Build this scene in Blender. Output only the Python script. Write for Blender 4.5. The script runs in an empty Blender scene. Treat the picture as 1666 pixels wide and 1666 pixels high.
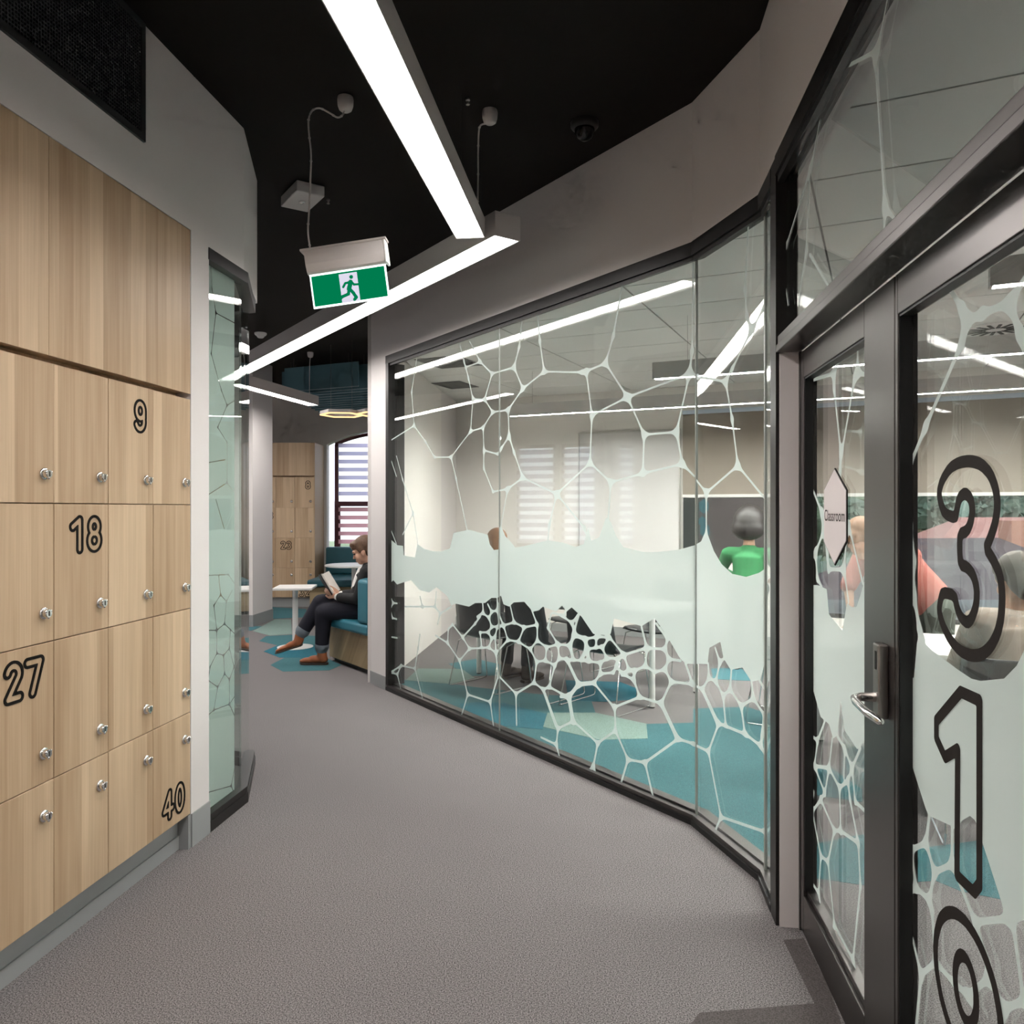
import bpy, bmesh, math, random
import numpy as np
from mathutils import Vector, Matrix
random.seed(7)
S = bpy.context.scene
COL = S.collection

# ------------------------------------------------------------------ camera, world, exposure
FPX, W = 1280.0, 1666.0
cam_d = bpy.data.cameras.new('camera')
cam_d.sensor_width = 36.0
cam_d.lens = FPX / W * 36.0
cam_d.shift_y = -5.0 / W
cam_d.clip_start = 0.05
cam_d.clip_end = 300
cam = bpy.data.objects.new('camera', cam_d)
COL.objects.link(cam)
cam.location = (0, 0, 1.5)
cam.rotation_euler = (math.pi / 2, 0, 0)
S.camera = cam

S.view_settings.view_transform = 'Standard'
S.view_settings.look = 'None'
S.view_settings.gamma = 1.0
S.view_settings.use_curve_mapping = False
S.view_settings.exposure = 1.35

world = bpy.data.worlds.new('sky')
S.world = world
world.use_nodes = True
wn = world.node_tree.nodes
wn['Background'].inputs['Color'].default_value = (0.80, 0.86, 1.0, 1)
wn['Background'].inputs['Strength'].default_value = 1.35

sun_d = bpy.data.lights.new('sun', 'SUN')
sun_d.energy = 0.9
sun_d.angle = math.radians(2)
sun_d.color = (1.0, 0.95, 0.86)
sun = bpy.data.objects.new('sun', sun_d)
COL.objects.link(sun)
sun.rotation_euler = (math.radians(38), 0, math.radians(25))     # from behind the building, lights the houses outside

LAMP = 15.0            # corridor strips
LAMP_ROOM = 86.0       # classroom strips
cy = S.cycles
cy.use_denoising = True
cy.max_bounces = 7
cy.use_adaptive_sampling = True
cy.adaptive_threshold = 0.05
cy.adaptive_min_samples = 14
cy.diffuse_bounces = 3
cy.glossy_bounces = 4
cy.transmission_bounces = 6
cy.transparent_max_bounces = 16
cy.caustics_reflective = False
cy.caustics_refractive = False
cy.sample_clamp_indirect = 6.0

TH = math.atan(0.12266)
CT, ST = math.cos(TH), math.sin(TH)
CEIL = 3.43

# ------------------------------------------------------------------ materials
def new_mat(name):
    m = bpy.data.materials.new(name)
    m.use_nodes = True
    nt = m.node_tree
    return m, nt, nt.nodes['Principled BSDF']

def plain(name, col, rough=0.5, metal=0.0, spec=0.5, bump=0.0, bscale=200.0, vary=0.0, coat=0.0):
    m, nt, b = new_mat(name)
    b.inputs['Base Color'].default_value = (*col, 1)
    b.inputs['Roughness'].default_value = rough
    b.inputs['Metallic'].default_value = metal
    b.inputs['Specular IOR Level'].default_value = spec
    if coat:
        b.inputs['Coat Weight'].default_value = coat
    if bump or vary:
        tc = nt.nodes.new('ShaderNodeTexCoord')
        n = nt.nodes.new('ShaderNodeTexNoise')
        n.inputs['Scale'].default_value = bscale
        n.inputs['Detail'].default_value = 3
        nt.links.new(tc.outputs['Object'], n.inputs['Vector'])
        if bump:
            bp = nt.nodes.new('ShaderNodeBump')
            bp.inputs['Strength'].default_value = bump
            bp.inputs['Distance'].default_value = 0.002
            nt.links.new(n.outputs['Fac'], bp.inputs['Height'])
            nt.links.new(bp.outputs['Normal'], b.inputs['Normal'])
        if vary:
            mx = nt.nodes.new('ShaderNodeMix'); mx.data_type = 'RGBA'
            mx.inputs[6].default_value = (*[c * (1 - vary) for c in col], 1)
            mx.inputs[7].default_value = (*[min(1, c * (1 + vary)) for c in col], 1)
            nt.links.new(n.outputs['Fac'], mx.inputs[0])
            nt.links.new(mx.outputs[2], b.inputs['Base Color'])
    return m

def emit(name, col, strength):
    m = bpy.data.materials.new(name); m.use_nodes = True
    nt = m.node_tree; nt.nodes.clear()
    e = nt.nodes.new('ShaderNodeEmission'); o = nt.nodes.new('ShaderNodeOutputMaterial')
    e.inputs['Color'].default_value = (*col, 1); e.inputs['Strength'].default_value = strength
    nt.links.new(e.outputs[0], o.inputs[0])
    return m

def carpet(name, col, vary=0.32):
    m, nt, b = new_mat(name)
    b.inputs['Roughness'].default_value = 0.95
    b.inputs['Specular IOR Level'].default_value = 0.1
    tc = nt.nodes.new('ShaderNodeTexCoord')
    n1 = nt.nodes.new('ShaderNodeTexNoise'); n1.inputs['Scale'].default_value = 230; n1.inputs['Detail'].default_value = 2
    n2 = nt.nodes.new('ShaderNodeTexNoise'); n2.inputs['Scale'].default_value = 3.0; n2.inputs['Detail'].default_value = 4
    nt.links.new(tc.outputs['Object'], n1.inputs['Vector']); nt.links.new(tc.outputs['Object'], n2.inputs['Vector'])
    r = nt.nodes.new('ShaderNodeValToRGB')
    r.color_ramp.elements[0].position = 0.33; r.color_ramp.elements[1].position = 0.67
    r.color_ramp.elements[0].color = (*[c * (1 - vary) for c in col], 1)
    r.color_ramp.elements[1].color = (*[min(1, c * (1 + vary)) for c in col], 1)
    nt.links.new(n1.outputs['Fac'], r.inputs[0])
    mx = nt.nodes.new('ShaderNodeMix'); mx.data_type = 'RGBA'; mx.blend_type = 'MULTIPLY'; mx.inputs[0].default_value = 0.35
    r2 = nt.nodes.new('ShaderNodeValToRGB')
    r2.color_ramp.elements[0].color = (.75, .75, .75, 1); r2.color_ramp.elements[1].color = (1, 1, 1, 1)
    nt.links.new(n2.outputs['Fac'], r2.inputs[0])
    nt.links.new(r.outputs[0], mx.inputs[6]); nt.links.new(r2.outputs[0], mx.inputs[7])
    nt.links.new(mx.outputs[2], b.inputs['Base Color'])
    bp = nt.nodes.new('ShaderNodeBump'); bp.inputs['Strength'].default_value = 0.4; bp.inputs['Distance'].default_value = 0.003
    nt.links.new(n1.outputs['Fac'], bp.inputs['Height']); nt.links.new(bp.outputs['Normal'], b.inputs['Normal'])
    return m

def wood(name, dark, light, width=0.085, slant=0.0, rough=0.45):
    """laminate with vertical staves; staves run along local z and step along local y"""
    m, nt, b = new_mat(name)
    N = nt.nodes.new; Lk = nt.links.new
    tc = N('ShaderNodeTexCoord'); oi = N('ShaderNodeObjectInfo'); sp = N('ShaderNodeSeparateXYZ')
    Lk(tc.outputs['Object'], sp.inputs[0])
    def math_(op, a, bb):
        q = N('ShaderNodeMath'); q.operation = op
        for i, v in enumerate((a, bb)):
            if isinstance(v, (int, float)): q.inputs[i].default_value = v
            else: Lk(v, q.inputs[i])
        return q.outputs[0]
    yz = math_('ADD', sp.outputs['Y'], math_('MULTIPLY', sp.outputs['Z'], slant))
    yo = math_('ADD', yz, math_('MULTIPLY', oi.outputs['Random'], 37.3))
    wob = N('ShaderNodeTexNoise'); wob.noise_dimensions = '1D'; wob.inputs['Scale'].default_value = 9.0
    Lk(yo, wob.inputs['W'])
    cell = math_('FLOOR', math_('ADD', math_('DIVIDE', yo, width), math_('MULTIPLY', wob.outputs['Fac'], 1.6)), 0)
    wn_ = N('ShaderNodeTexWhiteNoise'); wn_.noise_dimensions = '1D'; Lk(cell, wn_.inputs['W'])
    cmb = N('ShaderNodeCombineXYZ'); Lk(math_('MULTIPLY', yo, 150.0), cmb.inputs[0]); Lk(math_('MULTIPLY', sp.outputs['Z'], 2.2), cmb.inputs[1]); Lk(math_('MULTIPLY', cell, 3.7), cmb.inputs[2])
    gr = N('ShaderNodeTexNoise'); gr.inputs['Scale'].default_value = 1.0; gr.inputs['Detail'].default_value = 4; Lk(cmb.outputs[0], gr.inputs['Vector'])
    cmb2 = N('ShaderNodeCombineXYZ'); Lk(math_('MULTIPLY', yo, 22.0), cmb2.inputs[0]); Lk(math_('MULTIPLY', sp.outputs['Z'], 1.4), cmb2.inputs[1]); Lk(math_('MULTIPLY', cell, 5.1), cmb2.inputs[2])
    g2 = N('ShaderNodeTexNoise'); g2.inputs['Scale'].default_value = 1.0; g2.inputs['Detail'].default_value = 3; Lk(cmb2.outputs[0], g2.inputs['Vector'])
    v = math_('ADD', math_('ADD', math_('MULTIPLY', wn_.outputs['Value'], 0.34), math_('MULTIPLY', gr.outputs['Fac'], 0.34)), math_('MULTIPLY', g2.outputs['Fac'], 0.5))
    rp = N('ShaderNodeValToRGB'); rp.color_ramp.elements[0].position = 0.28; rp.color_ramp.elements[1].position = 0.92
    rp.color_ramp.elements[0].color = (*dark, 1); rp.color_ramp.elements[1].color = (*light, 1)
    Lk(v, rp.inputs[0]); Lk(rp.outputs[0], b.inputs['Base Color'])
    b.inputs['Roughness'].default_value = rough
    b.inputs['Specular IOR Level'].default_value = 0.35
    return m

def glass(name, tint, refl=1.0):
    """thin architectural glass: transparent with a facing-dependent mirror part"""
    m = bpy.data.materials.new(name); m.use_nodes = True
    nt = m.node_tree; nt.nodes.clear(); N = nt.nodes.new; Lk = nt.links.new
    o = N('ShaderNodeOutputMaterial'); mx = N('ShaderNodeMixShader'); t = N('ShaderNodeBsdfTransparent'); g = N('ShaderNodeBsdfGlossy')
    t.inputs['Color'].default_value = (*tint, 1)
    g.inputs['Roughness'].default_value = 0.0
    g.inputs['Color'].default_value = (1, 1, 1, 1)
    lw = N('ShaderNodeLayerWeight'); lw.inputs['Blend'].default_value = 0.5
    p = N('ShaderNodeMath'); p.operation = 'POWER'; p.inputs[1].default_value = 5.0
    Lk(lw.outputs['Facing'], p.inputs[0])
    a = N('ShaderNodeMath'); a.operation = 'MULTIPLY_ADD'; a.inputs[1].default_value = 0.95 * refl; a.inputs[2].default_value = 0.045 * refl
    Lk(p.outputs[0], a.inputs[0]); Lk(a.outputs[0], mx.inputs[0]); Lk(t.outputs[0], mx.inputs[1]); Lk(g.outputs[0], mx.inputs[2]); Lk(mx.outputs[0], o.inputs[0])
    return m

def film_mat(name, col, clear=0.06):
    m = bpy.data.materials.new(name); m.use_nodes = True
    nt = m.node_tree; nt.nodes.clear(); N = nt.nodes.new; Lk = nt.links.new
    o = N('ShaderNodeOutputMaterial'); d = N('ShaderNodeBsdfDiffuse'); t = N('ShaderNodeBsdfTranslucent'); tr = N('ShaderNodeBsdfTransparent')
    d.inputs['Color'].default_value = (*col, 1); t.inputs['Color'].default_value = (*col, 1)
    m1 = N('ShaderNodeMixShader'); m1.inputs[0].default_value = 0.45
    m2 = N('ShaderNodeMixShader'); m2.inputs[0].default_value = clear
    Lk(d.outputs[0], m1.inputs[1]); Lk(t.outputs[0], m1.inputs[2]); Lk(m1.outputs[0], m2.inputs[1]); Lk(tr.outputs[0], m2.inputs[2]); Lk(m2.outputs[0], o.inputs[0])
    return m

M = {}
M['wall'] = plain('painted_plaster', (.755, .715, .70), .7, bump=.05, bscale=60)
M['wall_far'] = plain('grey_painted_plaster', (.58, .545, .50), .7, bump=.05, bscale=60)
M['room_wall'] = plain('cream_painted_plaster', (.86, .82, .775), .7, bump=.05, bscale=60)
M['ceiling'] = plain('black_painted_slab', (.012, .0100, .0092), .75, spec=.2, vary=.3, bscale=2)
M['room_ceiling'] = plain('acoustic_tile_white', (.76, .76, .73), .8, bump=.1, bscale=300)
M['carpet'] = carpet('mauve_grey_carpet', (.196, .182, .182), .72)
M['grey_dark'] = carpet('dark_grey_carpet', (.105, .094, .092))
M['teal'] = carpet('teal_carpet', (.066, .172, .190))
M['teal_mid'] = carpet('blue_teal_carpet', (.075, .195, .225))
M['teal_deep'] = carpet('deep_teal_carpet', (.036, .160, .210))
M['mint'] = carpet('mint_carpet', (.235, .325, .295))
M['skirting'] = plain('grey_vinyl_skirting', (.31, .32, .32), .5)
M['wood'] = wood('oak_laminate', (.39, .258, .150), (.71, .535, .360))
M['wood_bench'] = wood('bench_oak_laminate', (.20, .145, .075), (.42, .32, .19), slant=.55)
M['black'] = plain('dark_anodised_aluminium', (.018, .016, .0155), .38, metal=.15, spec=.4)
M['black_flat'] = plain('black_gasket', (.008, .008, .008), .5)
M['bronze'] = plain('bronze_anodised_aluminium', (.105, .096, .093), .3, metal=.85)
M['jamb'] = plain('pale_anodised_aluminium', (.84, .78, .765), .42, metal=.05)
M['white'] = plain('white_powder_coat', (.78, .77, .75), .35)
M['lamp_body'] = plain('light_grey_powder_coat', (.60, .565, .55), .45)
M['chrome'] = plain('chrome', (.75, .74, .72), .16, metal=1.0)
M['steel'] = plain('satin_steel', (.36, .33, .31), .28, metal=1.0)
M['slot'] = plain('dark_key_slot', (.02, .018, .016), .5)
M['ink'] = plain('black_vinyl_digit', (.008, .0065, .0055), .75, spec=.15)
M['ink_door'] = plain('dark_brown_vinyl_digit', (.022, .018, .016), .7, spec=.15)
M['mesh'] = plain('black_perforated_steel', (.075, .076, .08), .5, metal=.2)
M['mesh_hole'] = plain('black_void', (.002, .002, .002), .9)
M['glass'] = glass('clear_glass', (.925, .955, .94))
M['glass_left'] = glass('tinted_glass', (.92, .97, .95))
M['edge'] = plain('silicone_glass_joint', (.33, .36, .33), .3)
M['film'] = film_mat('frosted_vinyl', (.67, .75, .725))
M['film_left'] = film_mat('frosted_vinyl_mint', (.86, .92, .895), .03)
M['strip'] = emit('led_diffuser', (1.0, .955, .915), LAMP)
M['strip_room'] = emit('led_diffuser_classroom', (1.0, .965, .925), LAMP_ROOM)
M['warm'] = emit('warm_led', (1.0, .56, .26), .75)
M['teal_fabric'] = plain('teal_vinyl_upholstery', (.030, .175, .235), .42, vary=.12, bscale=8)
M['teal_fabric2'] = plain('dark_teal_upholstery', (.022, .105, .13), .45, vary=.12, bscale=8)
M['felt'] = plain('blue_grey_felt', (.105, .200, .235), .95, spec=.1, bump=.3, bscale=500)
M['maroon'] = plain('maroon_window_frame', (.09, .012, .022), .4)
M['plastic_black'] = plain('black_plastic', (.018, .020, .023), .4)
M['board'] = plain('whiteboard_enamel', (.70, .68, .665), .25)
M['alu'] = plain('aluminium_trim', (.60, .58, .54), .35, metal=.8)
M['blind'] = plain('taupe_blind_fabric', (.33, .285, .24), .9, vary=.08, bscale=5)
M['leaf'] = plain('foliage', (.13, .17, .10), .8, vary=.6, bscale=3)
M['leaf2'] = plain('dark_foliage', (.085, .12, .085), .8, vary=.6, bscale=3)
M['bark'] = plain('bark', (.10, .07, .05), .9)

# ------------------------------------------------------------------ mesh helpers
class MB:
    def __init__(s): s.v = []; s.f = []; s.m = []
    def add(s, vs, fs, mi=0):
        o = len(s.v); s.v += [tuple(p) for p in vs]
        s.f += [tuple(i + o for i in q) for q in fs]; s.m += [mi] * len(fs)
    def box(s, x0, x1, y0, y1, z0, z1, mi=0):
        s.add([(x0, y0, z0), (x1, y0, z0), (x1, y1, z0), (x0, y1, z0), (x0, y0, z1), (x1, y0, z1), (x1, y1, z1), (x0, y1, z1)],
              [(0, 3, 2, 1), (4, 5, 6, 7), (0, 1, 5, 4), (1, 2, 6, 5), (2, 3, 7, 6), (3, 0, 4, 7)], mi)
    def prism(s, poly, z0, z1, mi=0):
        a = sum(p[0] * q[1] - q[0] * p[1] for p, q in zip(poly, poly[1:] + poly[:1]))
        if a < 0: poly = poly[::-1]
        n = len(poly)
        s.add([(x, y, z0) for x, y in poly] + [(x, y, z1) for x, y in poly],
              [tuple(range(n - 1, -1, -1)), tuple(range(n, 2 * n))] + [(i, (i + 1) % n, n + (i + 1) % n, n + i) for i in range(n)], mi)
    def strip(s, pts, d0, d1, z0, z1, mi=0):
        """wall along a polyline, from offset d0 to d1 on its left"""
        a = offset(pts, d0); b = offset(pts, d1)
        for i in range(len(pts) - 1):
            s.prism([a[i], a[i + 1], b[i + 1], b[i]], z0, z1, mi)
    def tube(s, pts, r, n=10, mi=0, flat=1.0, up=(0, 0, 1)):
        """chain of rings with rounded ends; r is a number or one radius per point"""
        P = [Vector(p) for p in pts]
        R = [r] * len(P) if isinstance(r, (int, float)) else list(r)
        rings = []
        for i, p in enumerate(P):
            t = (P[min(i + 1, len(P) - 1)] - P[max(i - 1, 0)]).normalized()
            u = Vector(up)
            if abs(u.dot(t)) > .95: u = Vector((1, 0, 0)) if abs(t.x) < .9 else Vector((0, 1, 0))
            a = t.cross(u).normalized(); b = a.cross(t).normalized()
            rings.append((p, t, a, b, R[i]))
        full = []
        p, t, a, b, r0 = rings[0]
        for k in (80, 45): full.append((p - t * r0 * math.sin(math.radians(k)) * .95, a, b, r0 * math.cos(math.radians(k))))
        for p, t, a, b, r0 in rings: full.append((p, a, b, r0))
        p, t, a, b, r0 = rings[-1]
        for k in (45, 80): full.append((p + t * r0 * math.sin(math.radians(k)) * .95, a, b, r0 * math.cos(math.radians(k))))
        vs = []
        for p, a, b, r0 in full:
            for k in range(n):
                w = 2 * math.pi * k / n
                vs.append(p + a * (r0 * math.cos(w)) + b * (r0 * flat * math.sin(w)))
        m = len(full)
        fs = [(i * n + k, i * n + (k + 1) % n, (i + 1) * n + (k + 1) % n, (i + 1) * n + k) for i in range(m - 1) for k in range(n)]
        fs += [tuple(range(n - 1, -1, -1)), tuple((m - 1) * n + k for k in range(n))]
        s.add(vs, fs, mi)
    def lathe(s, prof, c=(0, 0, 0), n=20, mi=0, axis='z'):
        vs = []
        for r, h in prof:
            for k in range(n):
                w = 2 * math.pi * k / n
                q = (r * math.cos(w), r * math.sin(w), h)
                if axis == 'x': q = (h, q[0], q[1])
                if axis == 'y': q = (q[1], h, q[0])
                vs.append((q[0] + c[0], q[1] + c[1], q[2] + c[2]))
        m = len(prof)
        fs = [(i * n + k, i * n + (k + 1) % n, (i + 1) * n + (k + 1) % n, (i + 1) * n + k) for i in range(m - 1) for k in range(n)]
        fs += [tuple(range(n - 1, -1, -1)), tuple((m - 1) * n + k for k in range(n))]
        s.add(vs, fs, mi)
    def ball(s, c, r, mat=None, n=12, mi=0):
        vs = []; k = n // 2
        for i in range(1, k):
            a = math.pi * i / k
            for j in range(n):
                w = 2 * math.pi * j / n
                vs.append(Vector((c[0] + r[0] * math.sin(a) * math.cos(w), c[1] + r[1] * math.sin(a) * math.sin(w), c[2] + r[2] * math.cos(a))))
        vs += [Vector((c[0], c[1], c[2] + r[2])), Vector((c[0], c[1], c[2] - r[2]))]
        fs = [(i * n + j, (i + 1) * n + j, (i + 1) * n + (j + 1) % n, i * n + (j + 1) % n) for i in range(k - 2) for j in range(n)]
        t = (k - 1) * n
        fs += [(t, j, (j + 1) % n) for j in range(n)] + [(t + 1, (k - 2) * n + (j + 1) % n, (k - 2) * n + j) for j in range(n)]
        if mat is not None: vs = [mat @ v for v in vs]
        s.add(vs, fs, mi)
    def xform(s, mat): s.v = [tuple(mat @ Vector(p)) for p in s.v]; return s
    def mesh(s, name, mats, smooth=None):
        me = bpy.data.meshes.new(name)
        me.from_pydata(s.v, [], s.f)
        for m in (mats if isinstance(mats, (list, tuple)) else [mats]): me.materials.append(m)
        if len(set(s.m)) > 1: me.polygons.foreach_set('material_index', s.m)
        bm = bmesh.new(); bm.from_mesh(me); bmesh.ops.recalc_face_normals(bm, faces=bm.faces); bm.to_mesh(me); bm.free()
        if smooth is not None:
            me.polygons.foreach_set('use_smooth', [True] * len(me.polygons))
            if smooth < 179: me.set_sharp_from_angle(angle=math.radians(smooth))
        return me
    def build(s, name, mats, parent=None, smooth=None, bevel=0.0, loc=None, rot=None, seg=2):
        return put(name, s.mesh(name, mats, smooth), parent, bevel, loc, rot, seg)

def put(name, me, parent=None, bevel=0.0, loc=None, rot=None, seg=2):
    o = bpy.data.objects.new(name, me); COL.objects.link(o)
    if parent is not None: o.parent = parent
    if loc is not None: o.location = loc
    if rot is not None: o.rotation_euler = rot
    if bevel:
        b = o.modifiers.new('bevel', 'BEVEL'); b.width = bevel; b.segments = seg; b.limit_method = 'ANGLE'; b.angle_limit = math.radians(40)
    return o

def empty(name, loc=(0, 0, 0), rz=0.0):
    o = bpy.data.objects.new(name, None); COL.objects.link(o)
    o.location = loc; o.rotation_euler = (0, 0, rz); o.empty_display_size = .1
    return o

def tag(o, label, cat, group=None, kind=None):
    o['label'] = label; o['category'] = cat
    if group: o['group'] = group
    if kind: o['kind'] = kind
    return o

def struct(o, label, cat): return tag(o, label, cat, kind='structure')

def copy_tree(o, parent=None):
    c = o.copy(); COL.objects.link(c); c.parent = parent
    for ch in list(o.children): copy_tree(ch, c)
    return c

def offset(pts, d):
    n = []
    for a, b in zip(pts[:-1], pts[1:]):
        l = math.hypot(b[0] - a[0], b[1] - a[1]); n.append((-(b[1] - a[1]) / l, (b[0] - a[0]) / l))
    out = []
    for i, p in enumerate(pts):
        if i == 0: q = n[0]; k = d
        elif i == len(pts) - 1: q = n[-1]; k = d
        else:
            q = (n[i - 1][0] + n[i][0], n[i - 1][1] + n[i][1]); l = math.hypot(*q); q = (q[0] / l, q[1] / l)
            k = d / (q[0] * n[i][0] + q[1] * n[i][1])
        out.append((p[0] + q[0] * k, p[1] + q[1] * k))
    return out

def at(u0, d, t): return (u0[0] + d[0] * t, u0[1] + d[1] * t)

# ---- printed film: signed field on a grid -> flat mesh (marching squares)
def seg_field(Sg, Zg, lines, w, k, s0, z0, h):
    acc = np.full(Sg.shape, 1e-12)
    pad = w + 9 * k
    ns, nz = Sg.shape[1], Sg.shape[0]
    for l in lines:
        for (ax, az), (bx, bz) in zip(l[:-1], l[1:]):
            ax, az, bx, bz = ax / 1000, az / 1000, bx / 1000, bz / 1000
            i0 = max(0, int((min(ax, bx) - pad - s0) / h)); i1 = min(ns, int((max(ax, bx) + pad - s0) / h) + 2)
            j0 = max(0, int((min(az, bz) - pad - z0) / h)); j1 = min(nz, int((max(az, bz) + pad - z0) / h) + 2)
            if i0 >= i1 or j0 >= j1: continue
            X = Sg[j0:j1, i0:i1] - ax; Z = Zg[j0:j1, i0:i1] - az
            dx, dz = bx - ax, bz - az
            t = np.clip((X * dx + Z * dz) / max(dx * dx + dz * dz, 1e-9), 0, 1)
            d = np.hypot(X - t * dx, Z - t * dz) - w
            acc[j0:j1, i0:i1] += np.exp(-d / k)
    return -k * np.log(acc)

def poly_field(Sg, Zg, poly):
    P = [(a / 1000, b / 1000) for a, b in poly]
    d = np.full(Sg.shape, 9.0); ins = np.zeros(Sg.shape, bool)
    for (ax, az), (bx, bz) in zip(P, P[1:] + P[:1]):
        dx, dz = bx - ax, bz - az
        X = Sg - ax; Z = Zg - az
        t = np.clip((X * dx + Z * dz) / max(dx * dx + dz * dz, 1e-9), 0, 1)
        d = np.minimum(d, np.hypot(X - t * dx, Z - t * dz))
        if az != bz:
            c = ((az > Zg) != (bz > Zg)) & (Sg < dx * (Zg - az) / dz + ax)
            ins ^= c
    return np.where(ins, -d, d)

def grid(s0, s1, z0, z1, h):
    return np.meshgrid(np.arange(s0, s1 + h * .5, h), np.arange(z0, z1 + h * .5, h))

def field_mesh(name, f, s0, z0, h, mapping, mats):
    nz, ns = f.shape
    ins = f < 0
    cnt = ins[:-1, :-1].astype(int) + ins[:-1, 1:] + ins[1:, 1:] + ins[1:, :-1]
    V = []; F = []; idx = {}
    def vert(s, z):
        key = (round(s * 20000), round(z * 20000))
        if key not in idx: idx[key] = len(V); V.append(mapping(s, z))
        return idx[key]
    for j in range(nz - 1):
        row = cnt[j]; za = z0 + j * h; zb = za + h
        full = np.flatnonzero(row == 4)
        if len(full):
            for r in np.split(full, np.flatnonzero(np.diff(full) > 1) + 1):
                a = s0 + r[0] * h; b = s0 + (r[-1] + 1) * h
                F.append((vert(a, za), vert(b, za), vert(b, zb), vert(a, zb)))
        for i in np.flatnonzero((row > 0) & (row < 4)):
            a = s0 + i * h
            cs = [(a, za, f[j, i]), (a + h, za, f[j, i + 1]), (a + h, zb, f[j + 1, i + 1]), (a, zb, f[j + 1, i])]
            pg = []
            for p, q in zip(cs, cs[1:] + cs[:1]):
                if p[2] < 0: pg.append(vert(p[0], p[1]))
                if (p[2] < 0) != (q[2] < 0):
                    t = p[2] / (p[2] - q[2]); pg.append(vert(p[0] + (q[0] - p[0]) * t, p[1] + (q[1] - p[1]) * t))
            pg = [x for n_, x in enumerate(pg) if x != pg[n_ - 1]]
            if len(pg) >= 3: F.append(tuple(pg))
    me = bpy.data.meshes.new(name); me.from_pydata(V, [], F)
    for m in (mats if isinstance(mats, (list, tuple)) else [mats]): me.materials.append(m)
    me.validate()
    return me

def web_film(name, up, lo, fr, s0, s1, z0, z1, mapping, mat, h=.006, wu=.006, ku=.015, wl=.0065, kl=.008, parent=None, invert=False):
    Sg, Zg = grid(s0, s1, z0, z1, h)
    f = np.full(Sg.shape, 9.0)
    if up: f = np.minimum(f, seg_field(Sg, Zg, up, wu, ku, s0, z0, h))
    if lo: f = np.minimum(f, seg_field(Sg, Zg, lo, wl, kl, s0, z0, h))
    if fr: f = np.minimum(f, poly_field(Sg, Zg, fr))
    if invert: f = -f
    return put(name, field_mesh(name, f, s0, z0, h, mapping, mat), parent)

# ---- outlined digits: band around a fat skeleton
def arc(cx, cy_, rx, ry, a0, a1, n=14):
    return [(cx + rx * math.cos(math.radians(a0 + (a1 - a0) * i / n)), cy_ + ry * math.sin(math.radians(a0 + (a1 - a0) * i / n))) for i in range(n + 1)]
SK = {'0': [arc(.5, 1, .27, .68, 0, 360, 28)], '1': [[(.22, 1.36), (.62, 1.66), (.62, .32)]],
      '2': [arc(.5, 1.34, .27, .33, 165, -25) + [(.26, .34), (.78, .34)]],
      '3': [arc(.48, 1.36, .27, .31, 150, -80, 12), arc(.48, .68, .30, .36, 80, -150, 14)],
      '4': [[(.62, .32), (.62, 1.66), (.16, .74), (.86, .74)]], '7': [[(.18, 1.64), (.80, 1.64), (.42, .32)]],
      '8': [arc(.5, 1.34, .24, .32, 0, 360, 24), arc(.5, .68, .29, .36, 0, 360, 24)],
      '9': [arc(.48, 1.28, .27, .38, 0, 360, 26), [(.75, 1.28), (.75, .95)] + arc(.45, .75, .30, .42, 20, -150, 12)]}
def number_mesh(txt, height):
    """local: x = thickness (towards viewer), y along, z up; centred"""
    u = height / 2.0; XS = 1.22; adv = .98 * XS * u; w = adv * len(txt)
    h = height / 70.0
    s0, s1, z0, z1 = -.12 * u, w + .12 * u, -.05 * u, 2.05 * u
    Sg, Zg = grid(s0, s1, z0, z1, h)
    d = np.full(Sg.shape, 9.0)
    for i, ch in enumerate(txt):
        for l in SK[ch]:
            for (ax, az), (bx, bz) in zip(l[:-1], l[1:]):
                ax_, bx_ = (ax + i * .98) * XS * u, (bx + i * .98) * XS * u; az_, bz_ = az * u, bz * u
                dx, dz = bx_ - ax_, bz_ - az_
                t = np.clip(((Sg - ax_) * dx + (Zg - az_) * dz) / max(dx * dx + dz * dz, 1e-9), 0, 1)
                d = np.minimum(d, np.hypot(Sg - ax_ - t * dx, Zg - az_ - t * dz))
    f = np.abs(d - .175 * u) - .066 * u
    return field_mesh('number_' + txt, f, s0, z0, h, lambda s, z: (0.0, s - w / 2, z - u), M['ink'])
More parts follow.
